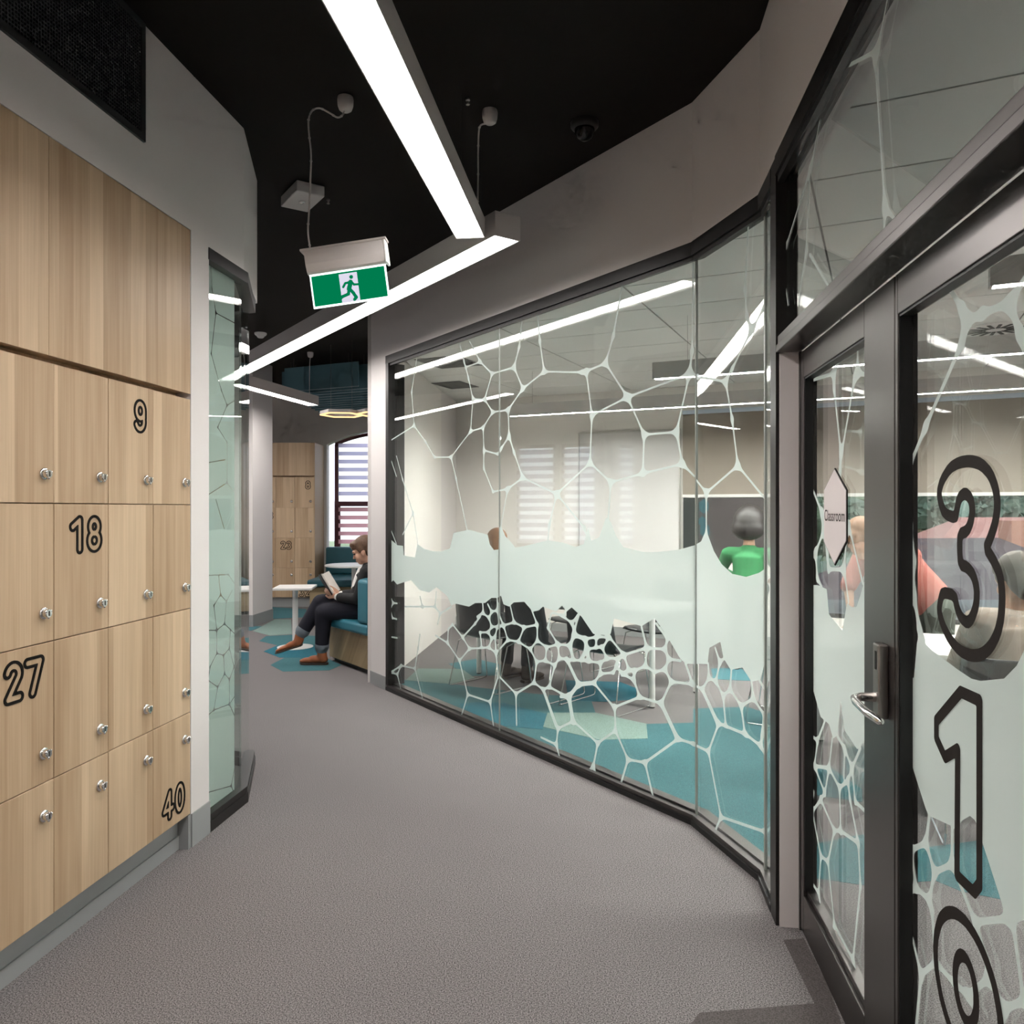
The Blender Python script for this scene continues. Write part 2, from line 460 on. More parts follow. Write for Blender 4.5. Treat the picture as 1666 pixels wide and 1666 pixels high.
# web graphs of the printed films: polylines of (along the pane, height) in mm
EK_UP=[[(709,2151),(665,2419),(753,2666)],[(709,2151),(278,2064)],[(709,2151),(898,2013),(1038,1887),(1287,1874)],[(1287,1874),(1559,2038),(1588,2260),(1529,2411),(1469,2537),(1411,2667)],[(1287,1874),(1359,1715),(1512,1354)],[(1559,2038),(1721,2050),(1841,2142),(2025,2138)],[(1588,2260),(1741,2237),(1841,2142)],[(1741,2237),(1832,2398),(1685,2499),(1500,2492)],[(1685,2499),(1545,2665)],[(1832,2398),(2091,2402)],[(1721,2050),(1731,1894),(1729,1774),(1844,1614),(2019,1629)],[(1731,1894),(1903,1860),(1940,1893),(2034,1967)],[(2025,2138),(2188,2254),(2091,2402),(2147,2520),(2184,2706)],[(2188,2254),(2412,2328),(2368,2521),(2341,2712)],[(2412,2328),(2769,2273)],[(2025,2138),(2034,1967),(2091,1859),(2188,1696),(2536,1588)],[(2188,1696),(2019,1629),(1932,1371)],[(2536,1588),(2463,1402),(2447,1290)],[(2536,1588),(2791,1393),(2825,1321)],[(2536,1588),(2841,1757),(2857,2021),(2807,2273),(2769,2273)],[(2807,2273),(2971,2293),(3035,2429),(3104,2683)],[(2971,2293),(3146,2088),(2857,2021)],[(3146,2088),(3581,2149)],[(3146,2088),(3271,1881),(3262,1683),(3014,1644),(2841,1757)],[(3014,1644),(2991,1420),(2981,1293)],[(3271,1881),(3497,1876),(3581,2149),(3598,2253),(3606,2698)],[(3497,1876),(3535,1718),(3262,1683)],[(3581,2149),(3633,2130)],[(3535,1718),(3614,1655)],[(396,1931),(508,1737),(690,1466),(508,1293)],[(690,1466),(773,1228)],[(269,1938),(396,1765)],[(269,1352),(396,1215)]]
EK_LO=[[(723,253),(482,238),(284,148)],[(723,253),(775,422),(807,533)],[(723,253),(848,48)],[(482,238),(413,155),(482,35)],[(284,148),(413,155)],[(284,775),(332,728),(284,672),(320,603),(402,602)],[(332,728),(409,731)],[(272,442),(409,450)],[(807,824),(848,750),(1048,771),(1124,728),(1291,796)],[(848,750),(549,720)],[(1124,728),(1086,644)],[(1048,771),(1067,885)],[(1057,557),(1237,526),(1407,425)],[(1237,526),(1246,627),(1309,671)],[(1309,671),(1450,596),(1544,530)],[(1450,596),(1619,713),(1684,768)],[(1544,530),(1407,425)],[(1544,530),(1795,575),(1879,550)],[(1407,425),(1519,207)],[(1519,207),(1433,40)],[(1519,207),(1810,214)],[(1810,214),(1849,67)],[(1810,214),(1909,407),(1879,550)],[(1676,660),(1787,675),(1826,717),(1795,772),(1716,797),(1643,763)],[(1826,717),(1909,728)],[(1787,675),(1826,638),(1871,657),(1894,717)],[(1826,638),(1795,575)],[(1871,657),(1879,550)],[(1684,657),(1700,566)],[(1795,772),(1826,817),(1894,833),(1917,876)],[(1826,817),(1779,863)],[(1716,865),(1724,798)],[(1894,915),(1902,834),(1917,729)],[(1909,728),(1969,743),(2091,778),(2202,760),(2342,793)],[(1969,743),(1917,811)],[(2091,778),(2048,878)],[(1969,743),(2020,656),(2140,661),(2202,760)],[(2020,656),(1894,561)],[(2140,661),(2269,633)],[(2269,633),(2342,697),(2342,793)],[(2342,793),(2283,878)],[(2269,633),(2335,566)],[(2342,697),(2437,669),(2548,703)],[(2437,669),(2425,588),(2335,566)],[(2425,588),(2518,573),(2560,624),(2548,703)],[(2335,566),(2309,434),(2112,327),(1909,407)],[(2112,327),(2119,129)],[(2309,434),(2400,409),(2463,436),(2518,573)],[(2400,409),(2524,221)],[(2463,436),(2643,412),(2741,502),(2632,628),(2560,624)],[(2643,412),(2690,270)],[(2741,502),(2841,528)],[(2548,703),(2450,787),(2481,873)],[(2548,703),(2655,711),(2707,783),(2678,844),(2584,877),(2500,883)],[(2678,844),(2735,894)],[(2707,783),(2802,768)],[(2655,711),(2690,644)],[(2802,768),(2813,720),(2769,657)],[(2813,720),(2835,653)],[(2632,919),(2608,880)],[(2632,626),(2739,503)],[(2632,626),(2819,648),(2929,655)],[(2739,503),(2656,413)],[(2739,503),(2874,535),(2929,595),(2929,655)],[(2874,535),(3040,434),(3239,529)],[(2656,413),(2686,293)],[(2656,413),(2571,397)],[(2796,768),(2692,776),(2668,706),(2692,643)],[(2692,776),(2739,893)],[(2796,768),(2813,713),(2940,745),(2982,688)],[(2796,768),(2896,793),(2891,735)],[(3003,807),(2950,743)],[(2896,793),(3003,807)],[(3003,807),(3116,730),(3156,658)],[(2813,713),(2762,650)],[(2813,713),(2830,657)],[(2982,688),(3076,703),(3116,727)],[(3076,703),(3061,659),(3106,626)],[(3061,659),(3035,620),(2929,595)],[(3106,626),(3156,655),(3200,659),(3195,608),(3106,626)],[(2982,688),(2929,655)],[(3116,727),(3291,790)],[(3291,790),(3253,890)],[(3291,790),(3281,696),(3200,659)],[(3195,608),(3239,529),(3392,527)],[(3281,696),(3346,677),(3418,702)],[(3291,790),(3418,802),(3436,856),(3356,923)],[(3418,802),(3445,758),(3523,761)],[(3445,758),(3418,702),(3462,649),(3392,527),(3488,394)],[(3462,649),(3602,662),(3556,754)],[(3602,662),(3663,649)],[(2424,383),(2548,207),(2693,283),(2652,427)],[(2548,207),(2533,108),(2379,115)],[(2533,108),(2576,15)],[(2693,283),(2907,209),(3052,312),(3046,445)],[(2907,209),(2869,72),(2812,20)],[(2869,72),(2901,16)],[(3052,312),(3150,183),(3087,21)],[(3150,183),(3277,201),(3346,15)],[(3277,201),(3508,378),(3393,527)],[(3508,378),(3608,378),(3631,376)]]
EK_FR=[(198,1279),(413,1205),(515,1204),(530,1126),(722,1121),(763,1228),(875,1195),(1021,1182),(1144,1188),(1271,1216),(1324,1328),(1537,1355),(1779,1327),(1806,1262),(1856,1228),(1910,1234),(1918,1379),(1947,1380),(1990,1325),(2075,1276),(2103,1254),(2216,1270),(2447,1312),(2597,1303),(2711,1282),(2788,1303),(2825,1397),(2852,1322),(2920,1345),(2976,1453),(3011,1434),(3056,1358),(3114,1298),(3262,1279),(3373,1284),(3515,1302),(3633,1331),(3633,762),(3555,753),(3515,778),(3428,875),(3347,948),(3253,897),(3040,912),(3014,826),(2991,813),(2868,807),(2766,891),(2677,934),(2631,905),(2585,936),(2532,894),(2398,909),(2360,883),(2296,868),(2204,920),(2089,905),(2033,872),(1969,881),(1940,934),(1896,915),(1826,909),(1745,867),(1618,854),(1537,821),(1359,824),(1289,804),(1235,866),(1069,919),(954,868),(804,874),(659,939),(508,908),(407,885),(339,915),(198,848)]
KD_UP=[[(-68,2155),(16,2126),(278,2062),(333,2109),(489,2243)],[(278,2062),(333,1890),(381,1686),(101,1575),(-138,1727)],[(381,1686),(619,1522)],[(101,1575),(101,1380),(95,1295)],[(489,2243),(584,2314),(641,2373)],[(472,2753),(439,2428),(453,2308),(489,2243)]]
KD_LO=[[(-34,659),(63,655),(125,723),(119,787)],[(125,723),(191,719),(226,813)],[(63,655),(197,534)],[(191,719),(255,669),(278,549)],[(255,669),(316,712),(327,799)],[(316,712),(408,661),(437,553)],[(408,661),(504,716),(489,782)],[(504,716),(591,664),(569,579)],[(548,800),(628,750)],[(226,813),(185,870)],[(226,813),(266,838)],[(-32,372),(121,382),(217,537),(86,636)],[(217,537),(447,551),(560,535),(629,478)],[(560,535),(592,669)],[(121,382),(236,124),(170,18)],[(236,124),(592,199),(629,255)],[(592,199),(629,173)]]
KD_FR=[(-111,1304),(-34,1320),(50,1347),(89,1391),(106,1392),(124,1371),(173,1308),(242,1254),(333,1218),(448,1214),(547,1239),(658,1289),(658,908),(632,896),(586,871),(556,804),(489,782),(419,827),(322,798),(259,837),(231,906),(130,861),(112,783),(-111,743)]
D1_UP=[[(2530,1884),(2530,1931),(2466,1972)],[(2530,1931),(2845,1956)],[(2530,1884),(2458,1673)],[(2292,1894),(2319,1882),(2447,1672)],[(2292,1894),(2292,1983)],[(2292,1894),(2233,1876)],[(2457,1670),(2465,1617),(2474,1549)],[(2839,1601),(2673,1485),(2654,1427),(2754,1348),(2839,1318)],[(2673,1485),(2625,1480)],[(2654,1427),(2606,1351),(2597,1301)],[(2754,1348),(2733,1263),(2673,1237)],[(2588,1304),(2424,1316),(2393,1434),(2377,1453),(2246,1292)],[(2424,1316),(2377,1224)]]
D1_LO=[[(2857,698),(2729,706),(2637,798)],[(2729,706),(2770,606),(2587,659),(2551,764)],[(2587,659),(2471,635),(2385,687),(2345,738)],[(2471,635),(2460,507),(2528,480),(2600,348),(2689,330),(2798,436)],[(2798,436),(2689,520),(2637,560),(2587,659)],[(2637,560),(2770,606)],[(2689,520),(2528,480)],[(2857,466),(2784,511),(2798,436),(2857,346)],[(2460,507),(2286,542),(2365,639),(2385,687)],[(2417,772),(2494,788)],[(2417,772),(2345,738),(2267,820)],[(2417,772),(2427,686)],[(2345,738),(2315,651),(2231,656)],[(2600,348),(2528,182)],[(2689,330),(2715,190),(2857,182)],[(2715,190),(2663,118)],[(2528,182),(2575,99)],[(2528,182),(2335,179),(2267,431),(2286,542)],[(2335,179),(2249,98)]]
D1_FR=[(2862,1226),(2733,1239),(2615,1237),(2588,1158),(2441,1127),(2393,1217),(2347,1211),(2302,1217),(2266,1255),(2232,1298),(2231,851),(2296,808),(2417,829),(2460,913),(2494,791),(2540,768),(2587,801),(2689,798),(2779,862),(2872,852)]
D2_UP=[[(1679,1964),(1620,1906),(1599,1875),(1532,1874),(1425,1868),(1372,1900)],[(1599,1875),(1620,1836),(1803,1686),(1896,1604)],[(1425,1862),(1393,1805),(1362,1744)],[(1901,1598),(1931,1591)],[(1911,1598),(1892,1463),(1872,1379),(1877,1297),(1931,1266)],[(1872,1298),(1839,1222),(1812,1201)]]
D2_LO=[[(1947,690),(1887,695),(1801,747),(1783,815)],[(1801,747),(1755,702),(1665,760),(1665,839)],[(1755,702),(1783,626),(1861,619),(1887,695)],[(1861,619),(1926,563),(1920,531),(1830,433),(1749,508),(1769,612),(1783,626)],[(1830,433),(1861,283)],[(1665,760),(1562,693),(1429,769)],[(1562,693),(1510,644),(1510,613),(1593,531),(1655,518),(1749,508)],[(1418,771),(1380,651)],[(1510,613),(1447,597),(1349,677)],[(1593,531),(1553,519)],[(1447,597),(1463,527)],[(1527,866),(1432,767),(1349,818)]]
D2_FR=[(1957,1092),(1872,1104),(1853,1190),(1835,1222),(1803,1195),(1768,1187),(1642,1171),(1578,1165),(1539,1169),(1448,1193),(1404,1225),(1379,1256),(1352,1328),(1333,1349),(1323,845),(1380,798),(1429,769),(1440,782),(1527,866),(1562,892),(1584,892),(1616,871),(1650,840),(1665,839),(1783,815),(1801,822),(1887,898),(1920,915),(1961,915)]
TR=[[(1804,2680),(1882,2591),(1901,2576),(1834,2199),(1839,2139)],[(1882,2587),(2222,2723)],[(1839,2201),(1754,2133)],[(2355,2712),(2496,2581),(2848,2445),(2907,2392),(2820,2225)],[(2519,2580),(2564,2333),(2673,2187)],[(2519,2307),(2257,2111)]]
LF=[[(3707,1188),(3943,1173),(4078,1067)],[(3845,1171),(3864,1081),(3798,1037),(3826,913)],[(3864,1081),(3923,1041),(3903,934),(3826,913)],[(3923,1041),(3984,1092)],[(3903,934),(4078,825)],[(3707,1053),(3743,1044),(3725,929),(3826,913)],[(3826,913),(3826,802),(3761,750),(3743,690),(3835,637)],[(3826,802),(3893,780),(3953,803),(3963,892)],[(3893,780),(3903,688),(3835,637)],[(3903,688),(3953,649),(4004,701),(3953,803)],[(4004,701),(4078,706)],[(3953,649),(3953,525),(3798,535),(3707,518)],[(3835,637),(3798,535)],[(3953,525),(4078,583)],[(3953,525),(4078,360)],[(3707,167),(3973,110),(4015,42)],[(3973,110),(4050,280)],[(3764,2730),(3781,2550),(3817,2445),(3772,2240),(3872,2079),(3929,2014),(3835,1895),(3929,1831),(3929,1630)],[(3817,2445),(4068,2440)],[(3929,2014),(4089,2083)],[(3929,1630),(3703,1553)],[(3929,1630),(4089,1540)],[(3703,1713),(3910,1743)],[(3817,1546),(3900,1402)]]
THREE=[(1719,1514),(1727,1536),(1711,1561),(1672,1586),(1627,1595),(1578,1595),(1532,1586),(1495,1565),(1474,1535),(1468,1506),(1477,1474),(1495,1447),(1513,1426),(1483,1404),(1459,1380),(1451,1346),(1454,1306),(1468,1272),(1495,1242),(1532,1220),(1578,1210),(1627,1212),(1672,1227),(1707,1252),(1727,1279),(1719,1304),(1707,1322),(1649,1322),(1638,1297),(1620,1280),(1592,1273),(1572,1284),(1552,1314),(1550,1345),(1565,1371),(1592,1384),(1621,1387),(1626,1417),(1624,1449),(1592,1456),(1575,1475),(1568,1500),(1578,1522),(1602,1532),(1627,1523),(1638,1500),(1645,1481),(1699,1490)]
ONE=[(1621,1129),(1540,1131),(1540,776),(1562,752),(1638,749),(1635,1008),(1696,973),(1740,1001),(1740,1039)]
ZO=[(1685,652),(1607,673),(1544,665),(1498,640),(1470,602),(1455,564),(1670,409),(1696,437),(1722,474),(1744,529),(1738,582)]
ZI=[(1631,597),(1579,601),(1553,567),(1562,521),(1593,481),(1616,482),(1640,506),(1645,554)]
SIGN=[(2508,1629),(2382,1557),(2382,1402),(2508,1322),(2631,1391),(2631,1563)]
CARPET={'grey_dark':[[(0.944,2.735),(1.019,2.747),(0.992,2.455),(0.941,2.202),(0.459,2.202),(0.558,2.341),(0.917,2.385)]],'teal':[[(-1.139,7.111),(-0.93,6.882),(-0.521,6.737),(-0.316,6.621),(0.233,6.358),(0.621,6.254),(0.614,5.783),(0.939,5.486),(1.272,5.517),(1.362,5.908),(1.78,5.963),(1.861,5.783),(2.034,5.697),(1.183,3.243),(1.083,3.137),(0.881,3.863),(0.179,4.873),(-0.985,6.531)],[(1.274,3.491),(1.613,3.623),(1.76,3.466),(2.103,3.556),(2.082,3.386),(1.932,2.991),(1.76,3.087),(1.708,3.174),(1.599,3.158),(1.397,3.137),(1.173,3.216)],[(-2.899,9.275),(-2.62,9.366),(-1.959,9.187),(-2.105,8.61),(-2.574,8.649),(-2.87,8.93)],[(-2.321,7.559),(-2.293,7.934),(-1.878,7.934),(-1.638,7.559),(-1.699,7.312),(-2.111,7.253)]],'teal_mid':[[(-0.613,7.619),(-0.357,7.869),(0.097,7.328),(0.067,7.111),(-0.403,7.059)],[(1.869,7.385),(2.163,7.442),(2.1,6.857),(1.771,6.931)],[(-3.656,12.0),(-3.083,11.779),(-2.812,10.909),(-3.268,10.726)],[(1.641,4.496),(1.842,4.604),(1.871,4.201),(1.792,4.025),(1.516,4.156)],[(-3.361,10.052),(-3.173,10.052),(-3.212,9.697),(-3.311,9.697)]],'teal_deep':[[(-0.408,6.038),(-0.276,6.095),(-0.062,6.076),(0.251,5.749),(0.209,5.348),(-0.128,5.455),(-0.311,5.68)],[(0.468,6.882),(0.941,6.809),(1.038,6.575),(0.977,6.194),(0.726,6.115),(0.442,6.154)],[(-2.612,8.276),(-2.574,8.649),(-2.105,8.61),(-1.878,7.934),(-2.343,7.934)]],'mint':[[(-0.877,7.385),(-0.466,7.356),(-0.333,6.982),(-0.521,6.737),(-0.93,6.882)],[(0.262,5.783),(0.614,5.783),(0.937,5.486),(0.886,5.134),(0.57,5.106),(0.214,5.408)],[(-3.177,9.648),(-3.218,10.684),(-2.996,10.667),(-2.639,9.435),(-2.869,9.32)]]}
# ------------------------------------------------------------------ the setting
E_, K_, D_ = (-1.1645, 6.738), (.8757, 3.744), (1.02, 3.17)
B_ = (D_[0] - ST * 5.75, D_[1] - CT * 5.75)
CHAIN = [E_, K_, D_, B_]
EKL = math.hypot(K_[0] - E_[0], K_[1] - E_[1]); EKD = ((K_[0] - E_[0]) / EKL, (K_[1] - E_[1]) / EKL)
C0 = (-.772, 10.29); CD = (.905, -.425); CN = (.425, .905)          # classroom back wall: corner, direction, outward normal

mb = MB(); mb.box(-7.2, 9.5, -3.0, 13.0, -.12, 0)
floor = struct(mb.build('floor', M['carpet']), 'mauve grey speckled carpet floor of the corridor and rooms', 'floor')
hgt = {'grey_dark': .0012, 'teal': .0012, 'teal_mid': .0018, 'teal_deep': .0024, 'mint': .0030}
for k, ps in CARPET.items():
    for p in ps:
        m_ = MB(); m_.prism(p, .0, hgt[k]); m_.build('carpet_tile', M[k], floor)

mb = MB(); mb.box(-7.2, 9.5, -3.0, 13.0, CEIL, CEIL + .12)
struct(mb.build('ceiling', M['ceiling']), 'black painted ceiling slab above the corridor', 'ceiling')

# left wall (faceted): plaster above the lockers, pier, band above the left glazing
LO = (-1.85, 0.0)
def LW(x, s): return (LO[0] + x * CT + s * ST, LO[1] - x * ST + s * CT)
def lpoly(x0, x1, s0, s1): return [LW(x0, s0), LW(x1, s0), LW(x1, s1), LW(x0, s1)]
L1, L2, L3 = LW(0, 4.02), (-1.50, 4.63), (-3.40, 5.33)
mb = MB()
mb.prism(lpoly(-.14, 0, -2.9, 3.67), 2.735, CEIL)
mb.strip([LW(0, 3.67), L1, L2, L3], 0, .14, 2.71, CEIL)
mb.prism(lpoly(-.14, 0, 3.512, 3.67), 0, 2.735)
mb.prism(lpoly(-.60, -.52, -2.9, 3.67), 0, 2.735)
mb.prism(lpoly(-.03, 0, -2.9, 1.78), 0, 2.735)
mb.prism(lpoly(-.60, -.14, 3.57, 3.67), 0, 2.735)
mb.prism([L3, (L3[0] + .03, L3[1] + .1), (-7.1, 6.06), (-7.1, 5.94)], 0, CEIL)
struct(mb.build('wall_left', M['wall']), 'faceted pale plaster wall above the lockers and beside the left glazing', 'wall')
mb = MB()
mb.prism(lpoly(-.02, .006, 3.512, 3.672), 0, .148); mb.prism(lpoly(-.14, -.0, 3.49, 3.512), 0, .148)
mb.prism(lpoly(-.52, -.05, 1.78, 3.49), 0, .149)
mb.prism(lpoly(-.05, -.044, 1.78, 3.49), 0, .06)
struct(mb.build('baseboard_left', M['skirting']), 'grey vinyl kickboard under the lockers and pier on the left', 'baseboard')

# right wall: pier and plaster band above the glazed screen
mb = MB()
mb.strip([at(E_, EKD, -.05), at(E_, EKD, .25)], -.022, .10, 0, CEIL)
mb.strip([at(E_, EKD, .25), K_, D_, B_], -.022, .13, 2.765, CEIL)
DO = (.6025, 0.0)
def DW(x, s): return (DO[0] + x * CT + s * ST, DO[1] - x * ST + s * CT)
mb.prism([DW(0, -2.5), DW(.13, -2.5), DW(.13, .90), DW(0, .90)], 0, 2.77)
struct(mb.build('wall_right', M['wall']), 'faceted pale plaster band above the glazed classroom screen with its end pier', 'wall')
mb = MB(); mb.strip([at(E_, EKD, -.058), at(E_, EKD, .25)], -.030, -.022, 0, .11); mb.strip([at(E_, EKD, -.058), at(E_, EKD, -.05)], -.022, .10, 0, .11)
struct(mb.build('baseboard_right', M['skirting']), 'grey skirting at the foot of the pier beside the glazed screen', 'baseboard')

# far area and shell
mb = MB()
X0, X1, YW = -2.97, -1.05, 12.6
mb.box(-7.1, X0, YW, YW + .2, 0, CEIL); mb.box(X1, -.5, YW, YW + .2, 0, CEIL); mb.box(X0, X1, YW, YW + .2, 0, .8)
NS = 24
def archz(x): t = (x - (X0 + X1) / 2) / ((X1 - X0) / 2); return 2.53 + .24 * (1 - t * t)
for i in range(NS):
    a = X0 + (X1 - X0) * i / NS; b = X0 + (X1 - X0) * (i + 1) / NS
    za, zb = archz(a), archz(b)
    mb.add([(a, YW, za), (b, YW, zb), (b, YW, CEIL), (a, YW, CEIL), (a, YW + .2, za), (b, YW + .2, zb), (b, YW + .2, CEIL), (a, YW + .2, CEIL)],
           [(0, 1, 2, 3), (4, 7, 6, 5), (0, 4, 5, 1), (3, 2, 6, 7)])
struct(mb.build('wall_far', M['wall_far']), 'grey painted end wall of the lounge with the arched window', 'wall')
mb = MB(); mb.prism([(-1.247, 6.80), (-1.12, 6.80), (-.73, 10.29), (-.51, 12.6), (-.60, 12.6), (-.83, 10.29)], 0, CEIL)
struct(mb.build('wall_lounge', M['wall']), 'pale plaster wall between lounge and classroom behind the reading person', 'wall')
LWN = [(6.25, 7.00), (7.10, 7.76)]; LZ0, LZ1 = .9, 2.52                # pair of side windows of the lounge
mb = MB(); mb.box(-7.2, -7.1, -3, LWN[0][0], 0, CEIL); mb.box(-7.2, -7.1, LWN[0][1], LWN[1][0], 0, CEIL); mb.box(-7.2, -7.1, LWN[1][1], 13, 0, CEIL)
for a, b in LWN: mb.box(-7.2, -7.1, a, b, 0, LZ0); mb.box(-7.2, -7.1, a, b, LZ1, CEIL)
mb.box(-7.2, 9.5, -3.0, -2.9, 0, CEIL)
struct(mb.build('wall_outer', M['wall']), 'pale outer plaster walls closing the corridor behind', 'wall')
mb = MB(); cp = (-3.297, 10.0); cd = (.057, .64)
mb.prism([cp, (cp[0] + cd[0], cp[1] + cd[1]), (cp[0] + cd[0] - .36, cp[1] + cd[1] + .02), (cp[0] - .36, cp[1] + .02)], .0, CEIL)
struct(mb.build('wall_column', M['wall']), 'white square plaster column at the lounge entrance', 'column')
mb = MB(); q = .008
mb.prism([(cp[0] + q, cp[1] - q), (cp[0] + cd[0] + q, cp[1] + cd[1] + q), (cp[0] + cd[0] - .36, cp[1] + cd[1] + .03), (cp[0] - .37, cp[1] + .0)], 0, .15)
struct(mb.build('baseboard_column', M['skirting']), 'grey skirting round the foot of the white column', 'baseboard')

# classroom shell
def CW(t, n): return (C0[0] + CD[0] * t + CN[0] * n, C0[1] + CD[1] * t + CN[1] * n)
RH = 2.90
WT0, WT1, WZ0, WZ1 = 4.05, 9.3, .34, 2.60
mb = MB()
mb.prism([CW(-.2, 0), CW(WT0, 0), CW(WT0, .15), CW(-.2, .15)], 0, CEIL)
mb.prism([CW(WT0, 0), CW(9.9, 0), CW(9.9, .15), CW(WT0, .15)], 0, WZ0)
mb.prism([CW(WT0, 0), CW(9.9, 0), CW(9.9, .15), CW(WT0, .15)], WZ1, CEIL)
mb.prism([CW(WT1, 0), CW(9.9, 0), CW(9.9, .15), CW(WT1, .15)], WZ0, WZ1)
mb.prism([CW(9.75, .15), CW(9.9, .15), (9.2, -2.9), (9.0, -2.9)], 0, CEIL)
mb.prism([(-1.13, 6.80), (-1.11, 6.70), (-.742, 10.25), (-.76, 10.29)], 0, CEIL)
struct(mb.build('wall_classroom', M['room_wall']), 'cream plaster walls of the classroom behind the glass', 'wall')
mb = MB()
mb.prism([CW(0, -.012), CW(9.75, -.012), CW(9.75, 0), CW(0, 0)], 0, .10)
struct(mb.build('baseboard_classroom', M['skirting']), 'grey skirting along the classroom back wall', 'baseboard')
# ceiling of the classroom: dark carrier with tiles as pieces
mb = MB(); inner = offset(CHAIN, .13)
rp = [inner[0], inner[1], inner[2], inner[3], (9.0, -2.9), CW(9.75, 0), CW(0, 0)]
mb.prism(rp, RH + .012, RH + .05)
rc = struct(mb.build('ceiling_classroom', plain('ceiling_grid_shadow', (.10, .10, .097), .8)), 'white tiled suspended ceiling of the classroom', 'ceiling')
def inside(p, poly):
    c = False
    for a, b in zip(poly, poly[1:] + poly[:1]):
        if (a[1] > p[1]) != (b[1] > p[1]) and p[0] < (b[0] - a[0]) * (p[1] - a[1]) / (b[1] - a[1]) + a[0]: c = not c
    return c
tile = MB(); tile.box(-.594, .594, -.294, .294, 0, .012); tile_me = tile.mesh('ceiling_tile', M['room_ceiling'])
ra = math.atan2(CD[1], CD[0])
for j in range(16):
    for i in range(7):
        t, n = .6 + i * 1.2, -.3 - j * .6
        c = CW(t, n); cs = [CW(t + a, n + b) for a, b in ((-.55, -.28), (.55, -.28), (.55, .28), (-.55, .28))]
        if all(inside(q, rp) for q in cs) and c[1] > .6:
            put('ceiling_tile', tile_me, rc, loc=(c[0], c[1], RH), rot=(0, 0, ra))
        elif inside(c, rp) or any(inside(q, rp) for q in cs):
            # cut edge tile: clip the rectangle by the room outline
            poly = [CW(t + a, n + b) for a, b in ((-.594, -.294), (.594, -.294), (.594, .294), (-.594, .294))]
            A = sum(p[0] * q[1] - q[0] * p[1] for p, q in zip(rp, rp[1:] + rp[:1])); R_ = rp if A > 0 else rp[::-1]
            for a, b in zip(R_, R_[1:] + R_[:1]):
                pr_ = {a, b}
                if pr_ <= set(inner):                                  # reflex chain: cut only by the facet this tile meets
                    want = 0 if c[1] > K_[1] else 1 if c[1] > D_[1] else 2
                    if pr_ != {inner[want], inner[want + 1]}: continue
                side = lambda p: (b[0] - a[0]) * (p[1] - a[1]) - (b[1] - a[1]) * (p[0] - a[0])
                o_ = []
                for p, q_ in zip(poly, poly[1:] + poly[:1]):
                    sp, sq = side(p), side(q_)
                    if sp >= 0: o_.append(p)
                    if (sp >= 0) != (sq >= 0):
                        k = sp / (sp - sq); o_.append((p[0] + (q_[0] - p[0]) * k, p[1] + (q_[1] - p[1]) * k))
                poly = o_
                if len(poly) < 3: break
            if len(poly) >= 3 and c[1] > .3:
                m_ = MB(); m_.prism(poly, RH, RH + .012); m_.build('ceiling_tile', M['room_ceiling'], rc)

# ------------------------------------------------------------------ right glazed screen
win = struct(empty('window_1', (*at(E_, EKD, .28), 0)), 'tall faceted glass screen of the classroom with frosted web film', 'glass screen')
wi = Matrix.Translation(win.location).inverted()
def wbuild(mb_, name, mats, parent=win, **k):
    if parent is win: mb_.xform(wi)
    return mb_.build(name, mats, parent, **k)
PZ = (D_[0] - ST * .25, D_[1] - CT * .25)                             # where the screen meets the door post
G0 = at(E_, EKD, .25)
sc = [G0, K_, D_, PZ]
mb = MB(); mb.strip(sc, -.030, .045, 0, .026); wbuild(mb, 'sill_gasket', M['black_flat'])
mb = MB(); mb.strip(sc, -.020, .040, .026, .046); wbuild(mb, 'sill', M['bronze'])
mb = MB(); mb.strip(sc, .016, .070, .046, .056); wbuild(mb, 'inner_bead', M['bronze'])
mb = MB(); mb.strip(sc, -.030, .05, 2.70, 2.765); mb.strip(sc, -.016, -.002, 2.680, 2.70); wbuild(mb, 'head_frame', M['black'])
mb = MB(); mb.strip([G0, at(E_, EKD, .30)], -.028, .12, .046, 2.70); wbuild(mb, 'jamb_frame', M['black'])
gi = offset(sc, .002); go = offset(sc, .012)
glen = math.hypot(gi[1][0] - gi[0][0], gi[1][1] - gi[0][1])
def lerp(a, b, t): return (a[0] + (b[0] - a[0]) * t, a[1] + (b[1] - a[1]) * t)
T0, TJ = .25, 1.918
KDL = math.hypot(D_[0] - K_[0], D_[1] - K_[1])
tj = (TJ - .25) / glen
panes = [(gi[0], lerp(gi[0], gi[1], tj - .001), go[0], lerp(go[0], go[1], tj - .001)),
         (lerp(gi[0], gi[1], tj + .001), gi[1], lerp(go[0], go[1], tj + .001), go[1]),
         (gi[1], gi[2], go[1], go[2]), (gi[2], gi[3], go[2], go[3])]
pane_o = []
for a, b, c, d in panes:
    mb = MB(); mb.prism([a, b, d, c], .040, 2.71); pane_o.append(wbuild(mb, 'pane', M['glass']))
for p in (lerp(gi[0], gi[1], tj), gi[1], gi[2]):
    mb = MB(); e = .0035; mb.box(p[0] - e, p[0] + e + .003, p[1] - e, p[1] + .012, .046, 2.70); wbuild(mb, 'glass_joint', M['edge'])
FL = offset([E_, K_, D_, (D_[0] - ST * 3, D_[1] - CT * 3)], .0)
def plane_map(a, b, o=(0, 0, 0)):
    l = math.hypot(b[0] - a[0], b[1] - a[1]); d = ((b[0] - a[0]) / l, (b[1] - a[1]) / l)
    return lambda s, z: (a[0] + d[0] * s - o[0], a[1] + d[1] * s - o[1], z - o[2])
mp = plane_map(FL[0], FL[1])
web_film('frosted_film', EK_UP, EK_LO, EK_FR, T0 + .052, TJ - .004, .048, 2.70, mp, M['film'], wu=.0048, ku=.010, parent=pane_o[0])
